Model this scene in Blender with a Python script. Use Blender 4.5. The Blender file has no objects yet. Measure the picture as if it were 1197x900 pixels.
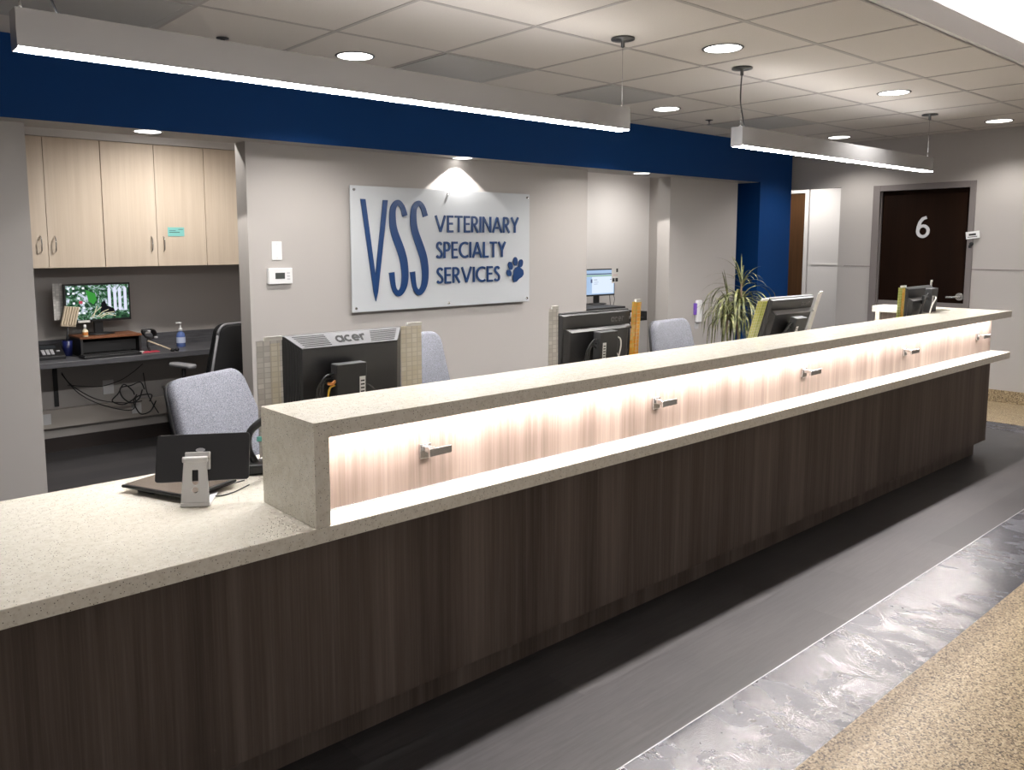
import bpy, bmesh, math, random
from mathutils import Vector, Matrix
random.seed(7)
C = bpy.context.scene.collection
S = bpy.context.scene
PI = math.pi

# ------------------------------------------------------------------ camera
cam_d = bpy.data.cameras.new('camera')
cam_d.lens = 960.43 / 1197 * 36; cam_d.sensor_width = 36; cam_d.sensor_fit = 'HORIZONTAL'
cam_d.shift_x = (598.5 - 564.03) / 1197; cam_d.shift_y = -(450 - 395.07) / 1197
cam_d.clip_start = 0.05
cam = bpy.data.objects.new('camera', cam_d); C.objects.link(cam)
r_ = Vector((0.75746943, -0.65286197, -0.00336407)); u_ = Vector((0.07633101, 0.08344171, 0.99358495)); f_ = Vector((0.64839313, 0.75286701, -0.11303816))
cam.matrix_world = Matrix(((r_.x, u_.x, -f_.x, 0), (r_.y, u_.y, -f_.y, 0), (r_.z, u_.z, -f_.z, 1.53), (0, 0, 0, 1)))
S.camera = cam

# ------------------------------------------------------------------ world, exposure, light levels
wd = bpy.data.worlds.new('world'); S.world = wd; wd.use_nodes = True
wd.node_tree.nodes['Background'].inputs[0].default_value = (1, .965, .94, 1)
wd.node_tree.nodes['Background'].inputs[1].default_value = 0.5
S.view_settings.view_transform = 'Standard'; S.view_settings.look = 'None'
S.view_settings.exposure = 0.2; S.view_settings.gamma = 1; S.view_settings.use_curve_mapping = False
PENDANT = 105.0          # emission of the linear diffusers
DOWN = 105.0            # watts of each recessed ceiling downlight
SOFFIT_W = 30.0         # watts of each soffit downlight
LED_W = 19            # watts per metre-scale of the counter strip
COVE = 25.0             # emission of the cove strips over the lobby
HALL_W = 90.0  # watts of the unseen lamp added to brighten the hall
UP = 9.0
FONT_H = 1.0

# ------------------------------------------------------------------ materials
MATS = {}
def nmat(name):
    m = bpy.data.materials.new(name); m.use_nodes = True; MATS[name] = m
    nt = m.node_tree; b = nt.nodes['Principled BSDF']
    return m, nt, b
def plain(name, col, rough=.6, metal=0, spec=.5, bump=0, bscale=200, trans=0, coat=0):
    m, nt, b = nmat(name)
    b.inputs['Base Color'].default_value = (*col, 1); b.inputs['Roughness'].default_value = rough
    b.inputs['Metallic'].default_value = metal; b.inputs['Specular IOR Level'].default_value = spec
    b.inputs['Transmission Weight'].default_value = trans; b.inputs['Coat Weight'].default_value = coat
    if bump:
        tc = nt.nodes.new('ShaderNodeTexCoord'); n = nt.nodes.new('ShaderNodeTexNoise'); n.inputs['Scale'].default_value = bscale
        n.inputs['Detail'].default_value = 4
        bp = nt.nodes.new('ShaderNodeBump'); bp.inputs['Strength'].default_value = bump; bp.inputs['Distance'].default_value = .002
        nt.links.new(tc.outputs['Object'], n.inputs['Vector']); nt.links.new(n.outputs['Fac'], bp.inputs['Height']); nt.links.new(bp.outputs['Normal'], b.inputs['Normal'])
    return m
def emis(name, col, s):
    m = bpy.data.materials.new(name); m.use_nodes = True; MATS[name] = m
    nt = m.node_tree; nt.nodes.remove(nt.nodes['Principled BSDF'])
    e = nt.nodes.new('ShaderNodeEmission'); e.inputs[0].default_value = (*col, 1); e.inputs[1].default_value = s
    nt.links.new(e.outputs[0], nt.nodes['Material Output'].inputs[0]); return m
def ramp(nt, stops, interp='LINEAR'):
    r = nt.nodes.new('ShaderNodeValToRGB'); r.color_ramp.interpolation = interp
    el = r.color_ramp.elements
    while len(el) < len(stops): el.new(.5)
    for e, (p, c) in zip(el, stops): e.position = p; e.color = (*c, 1)
    return r
def mapping(nt, scale, rot=(0, 0, 0), coord='Object'):
    tc = nt.nodes.new('ShaderNodeTexCoord'); mp = nt.nodes.new('ShaderNodeMapping')
    mp.inputs['Scale'].default_value = scale; mp.inputs['Rotation'].default_value = rot
    nt.links.new(tc.outputs[coord], mp.inputs['Vector']); return mp
def noise(nt, vec, scale, detail=4, rough=.6, dist=0):
    n = nt.nodes.new('ShaderNodeTexNoise'); n.inputs['Scale'].default_value = scale; n.inputs['Detail'].default_value = detail
    n.inputs['Roughness'].default_value = rough; n.inputs['Distortion'].default_value = dist
    nt.links.new(vec, n.inputs['Vector']); return n
def mixc(nt, a, b, fac, mode='MIX'):
    m = nt.nodes.new('ShaderNodeMix'); m.data_type = 'RGBA'; m.blend_type = mode
    for s, v in ((m.inputs[6], a), (m.inputs[7], b)):
        if hasattr(v, 'links'): nt.links.new(v, s)
        else: s.default_value = (*v, 1)
    if hasattr(fac, 'links'): nt.links.new(fac, m.inputs[0])
    else: m.inputs[0].default_value = fac
    return m.outputs[2]
def wood(name, c1, c2, c3, rough=.45, sx=1.0, bands=2.2):
    m, nt, b = nmat(name)
    fine = noise(nt, mapping(nt, (150 * sx, 150 * sx, 2.2)).outputs[0], 1, 6, .7)
    mid = noise(nt, mapping(nt, (34 * sx, 34 * sx, .9)).outputs[0], 1, 4, .6)
    wide = noise(nt, mapping(nt, (bands * 3 * sx, bands * 3 * sx, .25)).outputs[0], 1, 3, .5)
    r1 = ramp(nt, [(.3, c1), (.52, c2), (.72, c3)]); nt.links.new(fine.outputs['Fac'], r1.inputs[0])
    r2 = ramp(nt, [(.3, c1), (.5, c2), (.7, c3)]); nt.links.new(mid.outputs['Fac'], r2.inputs[0])
    r3 = ramp(nt, [(.35, c1), (.5, c2), (.68, c3)]); nt.links.new(wide.outputs['Fac'], r3.inputs[0])
    o = mixc(nt, r1.outputs[0], r2.outputs[0], .5); o = mixc(nt, o, r3.outputs[0], .38)
    nt.links.new(o, b.inputs['Base Color']); b.inputs['Roughness'].default_value = rough
    b.inputs['Specular IOR Level'].default_value = .22
    bp = nt.nodes.new('ShaderNodeBump'); bp.inputs['Strength'].default_value = .15; bp.inputs['Distance'].default_value = .001
    nt.links.new(fine.outputs['Fac'], bp.inputs['Height']); nt.links.new(bp.outputs['Normal'], b.inputs['Normal'])
    return m

WALL = plain('wall_paint', (.40, .375, .355), .65, bump=.12, bscale=350)
WALLW = plain('wall_paint_light', (.62, .60, .585), .6, bump=.1, bscale=350)
WHITE = plain('ceiling_white_paint', (.78, .76, .75), .7)
BLUE = plain('blue_paint', (.0012, .036, .15), .6, spec=.15, bump=.12, bscale=300)
FRAME = plain('door_frame_grey', (.17, .15, .145), .45)
BASEB = plain('dark_baseboard', (.03, .022, .02), .5)
BLACK = plain('black_plastic', (.012, .012, .013), .38)
BLACKM = plain('matte_black_plastic', (.018, .018, .019), .6)
SHELL = plain('charcoal_plastic', (.022, .022, .024), .35)
SILV = plain('silver_grey_plastic', (.22, .22, .23), .35)
CHROME = plain('brushed_steel', (.55, .54, .53), .25, 1)
ALU = plain('anodised_aluminium', (.62, .62, .63), .27, .8, bump=.05, bscale=60)
DARKMET = plain('dark_metal', (.08, .08, .08), .4, .7)
WPL = plain('white_plastic', (.72, .72, .72), .35)
GPL = plain('light_grey_plastic', (.5, .5, .52), .4)
PAPER = plain('white_paper', (.62, .61, .58), .8)
CABLEW = plain('white_cable', (.75, .74, .7), .5)
YEL = plain('yellow_cable', (.7, .45, .05), .5)
ORA = plain('orange_cable', (.6, .22, .05), .5)
TEAL = plain('teal_paper', (.25, .62, .58), .8)
INK = plain('black_ink', (.02, .02, .02), .7)
NAVY = plain('sign_navy', (.004, .035, .13), .3)
FROST = plain('frosted_acrylic', (.48, .50, .52), .42, coat=.3)
RED = plain('red_paper', (.5, .05, .08), .7)
SKINY = plain('cream_plastic', (.62, .52, .38), .5)
DKWOOD = wood('dark_walnut_veneer', (.005, .002, .001), (.010, .004, .0018), (.018, .0075, .0035), .6, .5)
DKWOOD.node_tree.nodes['Principled BSDF'].inputs['Specular IOR Level'].default_value = .06
HALLWOOD = wood('brown_oak_veneer', (.03, .013, .004), (.055, .024, .008), (.085, .04, .014), .5, .5)
LAM = wood('taupe_wood_laminate', (.050, .035, .028), (.105, .080, .066), (.190, .150, .128), .5)
MAPLE = wood('pale_ash_laminate', (.60, .49, .38), (.70, .59, .47), (.80, .69, .57), .45, .7)
REDWOOD = wood('reddish_wood_top', (.12, .045, .02), (.2, .08, .04), (.28, .12, .06), .4)
LENS = emis('downlight_lens', (1, .97, .93), 5)
UPL = emis('pendant_uplight', (1, .98, .97), UP)
DIFF = emis('pendant_diffuser', (1, .98, .97), PENDANT)
COVEM = emis('cove_strip', (1, .95, .95), COVE)
LEDM = emis('led_strip', (1, .93, .90), 6)

def quartz():
    m, nt, b = nmat('cream_speckled_quartz')
    mp = mapping(nt, (1, 1, 1))
    v = nt.nodes.new('ShaderNodeTexVoronoi'); v.inputs['Scale'].default_value = 135; nt.links.new(mp.outputs[0], v.inputs['Vector'])
    lt = nt.nodes.new('ShaderNodeMath'); lt.operation = 'LESS_THAN'; lt.inputs[1].default_value = .17; nt.links.new(v.outputs['Distance'], lt.inputs[0])
    sep = nt.nodes.new('ShaderNodeSeparateColor'); nt.links.new(v.outputs['Color'], sep.inputs[0])
    g = nt.nodes.new('ShaderNodeMath'); g.operation = 'GREATER_THAN'; g.inputs[1].default_value = .42; nt.links.new(sep.outputs[0], g.inputs[0])
    mu = nt.nodes.new('ShaderNodeMath'); mu.operation = 'MULTIPLY'; nt.links.new(lt.outputs[0], mu.inputs[0]); nt.links.new(g.outputs[0], mu.inputs[1])
    n1 = noise(nt, mp.outputs[0], 45, 5, .7)
    base = ramp(nt, [(.35, (.64, .595, .50)), (.5, (.74, .70, .61)), (.65, (.80, .77, .69))]); nt.links.new(n1.outputs['Fac'], base.inputs[0])
    v2 = nt.nodes.new('ShaderNodeTexVoronoi'); v2.inputs['Scale'].default_value = 240; nt.links.new(mp.outputs[0], v2.inputs['Vector'])
    sp = ramp(nt, [(0, (.36, .30, .22)), (.12, (.42, .36, .28)), (.2, (.70, .66, .57)), (1, (.70, .66, .57))]); nt.links.new(v2.outputs['Color'], sp.inputs[0])
    o = mixc(nt, base.outputs[0], sp.outputs[0], .35)
    o = mixc(nt, o, (.05, .035, .025), mu.outputs[0])
    nt.links.new(o, b.inputs['Base Color']); b.inputs['Roughness'].default_value = .16
    return m
QUARTZ = quartz()

def planks():
    m, nt, b = nmat('grey_vinyl_planks')
    mp = mapping(nt, (1, 1, 1))
    br = nt.nodes.new('ShaderNodeTexBrick'); nt.links.new(mp.outputs[0], br.inputs['Vector'])
    br.inputs['Scale'].default_value = 1; br.inputs['Brick Width'].default_value = 1.22; br.inputs['Row Height'].default_value = .178
    br.inputs['Mortar Size'].default_value = .0012; br.inputs['Mortar Smooth'].default_value = .3; br.offset = .37
    br.inputs['Color1'].default_value = (.044, .0425, .045, 1); br.inputs['Color2'].default_value = (.064, .0615, .064, 1); br.inputs['Mortar'].default_value = (.045, .043, .044, 1)
    n = noise(nt, mapping(nt, (5, 70, 1)).outputs[0], 1, 7, .7, .4)
    r = ramp(nt, [(.3, (.6, .6, .6)), (.7, (1.25, 1.25, 1.25))]); nt.links.new(n.outputs['Fac'], r.inputs[0])
    o = mixc(nt, br.outputs['Color'], r.outputs[0], 1, 'MULTIPLY')
    n2 = noise(nt, mp.outputs[0], 1.7, 3); r2 = ramp(nt, [(.35, (.85, .85, .85)), (.7, (1.1, 1.08, 1.05))]); nt.links.new(n2.outputs['Fac'], r2.inputs[0])
    o = mixc(nt, o, r2.outputs[0], 1, 'MULTIPLY')
    nt.links.new(o, b.inputs['Base Color'])
    rr = nt.nodes.new('ShaderNodeMapRange'); rr.inputs[3].default_value = .38; rr.inputs[4].default_value = .6
    nt.links.new(n.outputs['Fac'], rr.inputs[0]); nt.links.new(rr.outputs[0], b.inputs['Roughness'])
    bp = nt.nodes.new('ShaderNodeBump'); bp.inputs['Strength'].default_value = .25; bp.inputs['Distance'].default_value = .001
    nt.links.new(n.outputs['Fac'], bp.inputs['Height']); nt.links.new(bp.outputs['Normal'], b.inputs['Normal'])
    return m
def strip():
    m, nt, b = nmat('polished_slate_border')
    mp = mapping(nt, (1, 1, 1))
    br = nt.nodes.new('ShaderNodeTexBrick'); nt.links.new(mp.outputs[0], br.inputs['Vector'])
    br.inputs['Scale'].default_value = 1; br.inputs['Brick Width'].default_value = .61; br.inputs['Row Height'].default_value = 10
    br.inputs['Mortar Size'].default_value = .0012
    br.inputs['Color1'].default_value = (.020, .024, .040, 1); br.inputs['Color2'].default_value = (.025, .028, .046, 1); br.inputs['Mortar'].default_value = (.03, .03, .035, 1)
    v = nt.nodes.new('ShaderNodeTexVoronoi'); v.inputs['Scale'].default_value = 150; nt.links.new(mp.outputs[0], v.inputs['Vector'])
    lt = nt.nodes.new('ShaderNodeMath'); lt.operation = 'LESS_THAN'; lt.inputs[1].default_value = .09; nt.links.new(v.outputs['Distance'], lt.inputs[0])
    o = mixc(nt, br.outputs['Color'], (.35, .35, .38), lt.outputs[0])
    nt.links.new(o, b.inputs['Base Color']); b.inputs['Specular IOR Level'].default_value = .9
    n = noise(nt, mapping(nt, (6, 3.5, 1), (0, 0, .5)).outputs[0], 1, 6, .66, .5)
    n2 = noise(nt, mapping(nt, (60, 140, 1), (0, 0, .3)).outputs[0], 1, 6, .8, .5)
    rr = nt.nodes.new('ShaderNodeMapRange'); rr.inputs[1].default_value = .44; rr.inputs[2].default_value = .60; rr.inputs[3].default_value = .10; rr.inputs[4].default_value = .38
    nt.links.new(n.outputs['Fac'], rr.inputs[0]); nt.links.new(rr.outputs[0], b.inputs['Roughness'])
    b1 = nt.nodes.new('ShaderNodeBump'); b1.inputs['Strength'].default_value = .5; b1.inputs['Distance'].default_value = .006
    nt.links.new(n.outputs['Fac'], b1.inputs['Height'])
    b2 = nt.nodes.new('ShaderNodeBump'); b2.inputs['Strength'].default_value = .5; b2.inputs['Distance'].default_value = .0015
    nt.links.new(n2.outputs['Fac'], b2.inputs['Height']); nt.links.new(b1.outputs['Normal'], b2.inputs['Normal']); nt.links.new(b2.outputs['Normal'], b.inputs['Normal'])
    return m
def terrazzo():
    m, nt, b = nmat('tan_pebble_floor')
    mp = mapping(nt, (1, 1, 1))
    v = nt.nodes.new('ShaderNodeTexVoronoi'); v.inputs['Scale'].default_value = 190; nt.links.new(mp.outputs[0], v.inputs['Vector'])
    sep = nt.nodes.new('ShaderNodeSeparateColor'); nt.links.new(v.outputs['Color'], sep.inputs[0])
    r = ramp(nt, [(0, (.04, .027, .015)), (.15, (.11, .075, .04)), (.35, (.25, .185, .11)), (.65, (.34, .26, .155)), (1, (.48, .39, .26))]); nt.links.new(sep.outputs[0], r.inputs[0])
    n = noise(nt, mp.outputs[0], 14, 4); r2 = ramp(nt, [(.3, (.9, .9, .88)), (.7, (1.06, 1.05, 1.03))]); nt.links.new(n.outputs['Fac'], r2.inputs[0])
    nt.links.new(mixc(nt, r.outputs[0], r2.outputs[0], 1, 'MULTIPLY'), b.inputs['Base Color']); b.inputs['Roughness'].default_value = .42
    bp = nt.nodes.new('ShaderNodeBump'); bp.inputs['Strength'].default_value = .5; bp.inputs['Distance'].default_value = .001
    nt.links.new(v.outputs['Distance'], bp.inputs['Height']); nt.links.new(bp.outputs['Normal'], b.inputs['Normal'])
    return m
PLANKS, STRIP, TERR = planks(), strip(), terrazzo()

def fabric(name, c1, c2):
    m, nt, b = nmat(name)
    n = noise(nt, mapping(nt, (1, 1, 1)).outputs[0], 260, 3, .85); r = ramp(nt, [(.35, c1), (.65, c2)]); nt.links.new(n.outputs['Fac'], r.inputs[0])
    nt.links.new(r.outputs[0], b.inputs['Base Color']); b.inputs['Roughness'].default_value = .95; b.inputs['Specular IOR Level'].default_value = .1
    bp = nt.nodes.new('ShaderNodeBump'); bp.inputs['Strength'].default_value = .5; bp.inputs['Distance'].default_value = .002
    nt.links.new(n.outputs['Fac'], bp.inputs['Height']); nt.links.new(bp.outputs['Normal'], b.inputs['Normal']); return m
FAB = fabric('grey_blue_tweed', (.085, .088, .105), (.30, .305, .345))
MESHB = fabric('black_mesh_fabric', (.006, .006, .007), (.016, .016, .017))
def tilem():
    m, nt, b = nmat('acoustic_tile')
    mp = mapping(nt, (1, 1, 1)); n = noise(nt, mp.outputs[0], 160, 5, .8)
    r = ramp(nt, [(.3, (.56, .52, .48)), (.6, (.62, .58, .54))]); nt.links.new(n.outputs['Fac'], r.inputs[0])
    nt.links.new(r.outputs[0], b.inputs['Base Color']); b.inputs['Roughness'].default_value = .9
    bp = nt.nodes.new('ShaderNodeBump'); bp.inputs['Strength'].default_value = .2; bp.inputs['Distance'].default_value = .002
    nt.links.new(n.outputs['Fac'], bp.inputs['Height']); nt.links.new(bp.outputs['Normal'], b.inputs['Normal']); return m
TILE = tilem(); TBAR = plain('ceiling_grid_metal_shaded', (.36, .33, .31), .5)  # grid bars coloured darker to stand for the shadow in the tile reveal
def ventm():
    m, nt, b = nmat('perforated_grey_metal')
    mp = mapping(nt, (1, 1, 1)); v = nt.nodes.new('ShaderNodeTexVoronoi'); v.inputs['Scale'].default_value = 75; v.inputs['Randomness'].default_value = 0
    nt.links.new(mp.outputs[0], v.inputs['Vector']); r = ramp(nt, [(.30, (.10, .10, .095)), (.40, (.40, .39, .37))]); nt.links.new(v.outputs['Distance'], r.inputs[0])
    nt.links.new(r.outputs[0], b.inputs['Base Color']); b.inputs['Roughness'].default_value = .5; return m
VENT = ventm()
def desktop():
    m, nt, b = nmat('charcoal_woodgrain_top')
    n = noise(nt, mapping(nt, (6, 90, 90)).outputs[0], 1, 6, .7); r = ramp(nt, [(.3, (.05, .05, .055)), (.7, (.12, .12, .13))]); nt.links.new(n.outputs['Fac'], r.inputs[0])
    nt.links.new(r.outputs[0], b.inputs['Base Color']); b.inputs['Roughness'].default_value = .35; return m
DESK = desktop()
def sheetm(name, cols, sc=(16, 1, 30), em=0):
    m, nt, b = nmat(name)
    mp = mapping(nt, sc); br = nt.nodes.new('ShaderNodeTexBrick')
    br.inputs['Scale'].default_value = 1; br.inputs['Brick Width'].default_value = .42; br.inputs['Row Height'].default_value = .55; br.inputs['Mortar Size'].default_value = .04; br.offset = 0
    sx = nt.nodes.new('ShaderNodeSeparateXYZ'); cx = nt.nodes.new('ShaderNodeCombineXYZ')
    nt.links.new(mp.outputs[0], sx.inputs[0]); nt.links.new(sx.outputs[0], cx.inputs[0]); nt.links.new(sx.outputs[2], cx.inputs[1]); nt.links.new(cx.outputs[0], br.inputs['Vector'])
    br.inputs['Color1'].default_value = (*cols[0], 1); br.inputs['Color2'].default_value = (*cols[1], 1); br.inputs['Mortar'].default_value = (*cols[2], 1)
    nt.links.new(br.outputs['Color'], b.inputs['Base Color']); b.inputs['Roughness'].default_value = .25; b.inputs['Coat Weight'].default_value = .3
    return m
SH_BEIGE = sheetm('beige_schedule_sheet', ((.60, .55, .44), (.68, .64, .55), (.52, .48, .40)))
SH_GREY = sheetm('grey_schedule_sheet', ((.50, .48, .46), (.66, .64, .61), (.44, .43, .41)))
SH_ORA = sheetm('orange_schedule_sheet', ((.72, .30, .03), (.68, .42, .12), (.55, .42, .08)))
SH_ORA2 = sheetm('amber_schedule_sheet', ((.75, .36, .05), (.66, .24, .03), (.62, .45, .2)))
SH_YEL = sheetm('yellow_green_schedule_sheet', ((.50, .50, .10), (.42, .46, .12), (.60, .56, .28)))
SH_GRN = sheetm('green_schedule_sheet', ((.28, .34, .06), (.36, .38, .10), (.5, .47, .2)))
def leafm():
    m, nt, b = nmat('variegated_leaf')
    n = noise(nt, mapping(nt, (1, 1, 1)).outputs[0], 18, 2); r = ramp(nt, [(.35, (.045, .055, .015)), (.55, (.15, .16, .06)), (.72, (.36, .33, .18))]); nt.links.new(n.outputs['Fac'], r.inputs[0])
    nt.links.new(r.outputs[0], b.inputs['Base Color']); b.inputs['Roughness'].default_value = .4; return m
LEAF = leafm(); TRUNK = plain('brown_stem', (.16, .11, .07), .8, bump=.5, bscale=60)
POT = plain('terracotta_grey_pot', (.14, .13, .125), .6)
SOIL = plain('potting_soil', (.02, .014, .01), .95)

# ------------------------------------------------------------------ mesh helper
class MB:
    def __init__(s, mat=None): s.bm = bmesh.new(); s.mats = []; s.cur = 0; s.smooth = False; s.use(mat) if mat else None
    def use(s, mat):
        if mat not in s.mats: s.mats.append(mat)
        s.cur = s.mats.index(mat); return s
    def _f(s, vs, smooth=None):
        try: f = s.bm.faces.new(vs)
        except ValueError: return
        f.material_index = s.cur; f.smooth = s.smooth if smooth is None else smooth; return f
    def box(s, x0, x1, y0, y1, z0, z1, M=None):
        P = [(x, y, z) for z in (z0, z1) for y in (y0, y1) for x in (x0, x1)]
        V = [s.bm.verts.new((M @ Vector(p)) if M else p) for p in P]
        for q in ((0, 2, 3, 1), (4, 5, 7, 6), (0, 1, 5, 4), (2, 6, 7, 3), (0, 4, 6, 2), (1, 3, 7, 5)): s._f([V[i] for i in q], False)
        return s
    def hexa(s, A, B):       # two quads, lists of 4 points, lofted
        a = [s.bm.verts.new(p) for p in A]; b = [s.bm.verts.new(p) for p in B]
        s._f(a[::-1], False); s._f(b, False)
        for i in range(len(a)): s._f([a[i], a[(i + 1) % len(a)], b[(i + 1) % len(a)], b[i]], False)
        return s
    def prism(s, pts, h0, h1, M=None, smooth=False):    # polygon in xy extruded in z, M maps
        M = M or Matrix()
        a = [s.bm.verts.new(M @ Vector((p[0], p[1], h0))) for p in pts]; b = [s.bm.verts.new(M @ Vector((p[0], p[1], h1))) for p in pts]
        s._f(a[::-1], False); s._f(b, False)
        for i in range(len(a)): s._f([a[i], a[(i + 1) % len(a)], b[(i + 1) % len(a)], b[i]], smooth)
        return s
    def lathe(s, prof, M=None, n=24, cap=True):          # prof = [(r,z)]
        M = M or Matrix(); rings = []
        for r, z in prof: rings.append([s.bm.verts.new(M @ Vector((r * math.cos(2 * PI * k / n), r * math.sin(2 * PI * k / n), z))) for k in range(n)])
        for a, b in zip(rings, rings[1:]):
            for k in range(n): s._f([a[k], a[(k + 1) % n], b[(k + 1) % n], b[k]], True)
        if cap: s._f(rings[0][::-1], False); s._f(rings[-1], False)
        return s
    def cyl(s, p, q, r, r2=None, n=16):
        p, q = Vector(p), Vector(q); d = q - p; M = Matrix.Translation(p) @ d.to_track_quat('Z', 'Y').to_matrix().to_4x4()
        return s.lathe([(r, 0), (r if r2 is None else r2, d.length)], M, n)
    def tube(s, pts, r, n=8, sub=6):
        P = [Vector(p) for p in pts]; out = []
        if len(P) > 2 and sub > 1:
            for i in range(len(P) - 1):
                p0 = P[max(i - 1, 0)]; p1 = P[i]; p2 = P[i + 1]; p3 = P[min(i + 2, len(P) - 1)]
                for k in range(sub):
                    t = k / sub
                    out.append(.5 * ((2 * p1) + (p2 - p0) * t + (2 * p0 - 5 * p1 + 4 * p2 - p3) * t * t + (3 * p1 - p0 - 3 * p2 + p3) * t ** 3))
            out.append(P[-1])
        else: out = P
        rings = []; up = Vector((.13, .31, .94))
        for i, p in enumerate(out):
            t = (out[min(i + 1, len(out) - 1)] - out[max(i - 1, 0)]).normalized()
            a = t.cross(up); a = a.normalized() if a.length > 1e-4 else Vector((1, 0, 0)); b = t.cross(a)
            rr = r(i / (len(out) - 1)) if callable(r) else r
            rings.append([s.bm.verts.new(p + (a * math.cos(2 * PI * k / n) + b * math.sin(2 * PI * k / n)) * rr) for k in range(n)])
        for a, b in zip(rings, rings[1:]):
            for k in range(n): s._f([a[k], a[(k + 1) % n], b[(k + 1) % n], b[k]], True)
        s._f(rings[0][::-1], False); s._f(rings[-1], False); return s
    def ribbon(s, pts, w, h0, h1, M=None):               # 2D stroke of width w, extruded
        pts = [Vector(p) for p in pts]; ws = w if isinstance(w, (list, tuple)) else [w] * len(pts)
        L, R = [], []
        for i, p in enumerate(pts):
            d0 = (p - pts[i - 1]).normalized() if i else None; d1 = (pts[i + 1] - p).normalized() if i < len(pts) - 1 else None
            d = ((d0 or d1) + (d1 or d0)).normalized(); n = Vector((-d.y, d.x)); k = 1 / max(.6, n.dot(Vector((-(d0 or d1).y, (d0 or d1).x))))
            L.append(p + n * ws[i] / 2 * k); R.append(p - n * ws[i] / 2 * k)
        M = M or Matrix()
        for i in range(len(pts) - 1):
            q = [R[i], R[i + 1], L[i + 1], L[i]]
            a = [s.bm.verts.new(M @ Vector((v.x, v.y, h0))) for v in q]; b = [s.bm.verts.new(M @ Vector((v.x, v.y, h1))) for v in q]
            s._f(a[::-1], False); s._f(b, False)
            for k in range(4):
                if k == 1 and i < len(pts) - 2: continue
                if k == 3 and i > 0: continue
                s._f([a[k], a[(k + 1) % 4], b[(k + 1) % 4], b[k]], False)
        return s
    def build(s, name, parent=None, bevel=0, seg=2, loc=None, rot=None):
        me = bpy.data.meshes.new(name); bmesh.ops.recalc_face_normals(s.bm, faces=s.bm.faces[:]) if len(s.bm.faces) else None
        s.bm.to_mesh(me); s.bm.free()
        for m in s.mats: me.materials.append(m)
        o = bpy.data.objects.new(name, me); C.objects.link(o)
        if parent: o.parent = parent
        if loc: o.location = loc
        if rot: o.rotation_euler = rot
        if bevel:
            b = o.modifiers.new('bevel', 'BEVEL'); b.width = bevel; b.segments = seg; b.limit_method = 'ANGLE'; b.angle_limit = .6
            b.harden_normals = False
        return o
def thing(name, label, cat, loc=(0, 0, 0), rz=0, group=None, rot=None):
    o = bpy.data.objects.new(name, None); C.objects.link(o); o.empty_display_size = .1
    o.location = loc; o.rotation_euler = rot or (0, 0, rz); o['label'] = label; o['category'] = cat
    if group: o['group'] = group
    return o
def tag(o, label, cat, group=None):
    o['label'] = label; o['category'] = cat
    if group: o['group'] = group
    return o
def plab(o, label): o['label'] = label; return o
def struct(o): o['kind'] = 'structure'; return o
def dup(root, loc=None, rz=None, label=None, rot=None):
    r = root.copy(); C.objects.link(r)
    if loc: r.location = loc
    if rz is not None: r.rotation_euler = (0, 0, rz)
    if rot: r.rotation_euler = rot
    if label: r['label'] = label
    for ch in list(root.children):
        c = ch.copy(); C.objects.link(c); c.parent = r
        for g in list(ch.children):
            d = g.copy(); C.objects.link(d); d.parent = c
    return r
def area(name, loc, sx, sy, w, col=(1, .97, .94), rot=(0, 0, 0), parent=None, spread=None):
    l = bpy.data.lights.new(name, 'AREA'); l.shape = 'RECTANGLE'; l.size = sx; l.size_y = sy; l.energy = w; l.color = col
    if spread: l.spread = spread
    o = bpy.data.objects.new(name, l); C.objects.link(o); o.location = loc; o.rotation_euler = rot
    if parent: o.parent = parent
    return o
def spot(name, loc, w, ang, blend, col=(1, .96, .92), rad=.05, parent=None, rot=(0, 0, 0)):
    l = bpy.data.lights.new(name, 'SPOT'); l.energy = w; l.spot_size = ang; l.spot_blend = blend; l.color = col; l.shadow_soft_size = rad
    o = bpy.data.objects.new(name, l); C.objects.link(o); o.location = loc; o.rotation_euler = rot
    if parent: o.parent = parent
    return o

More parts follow.
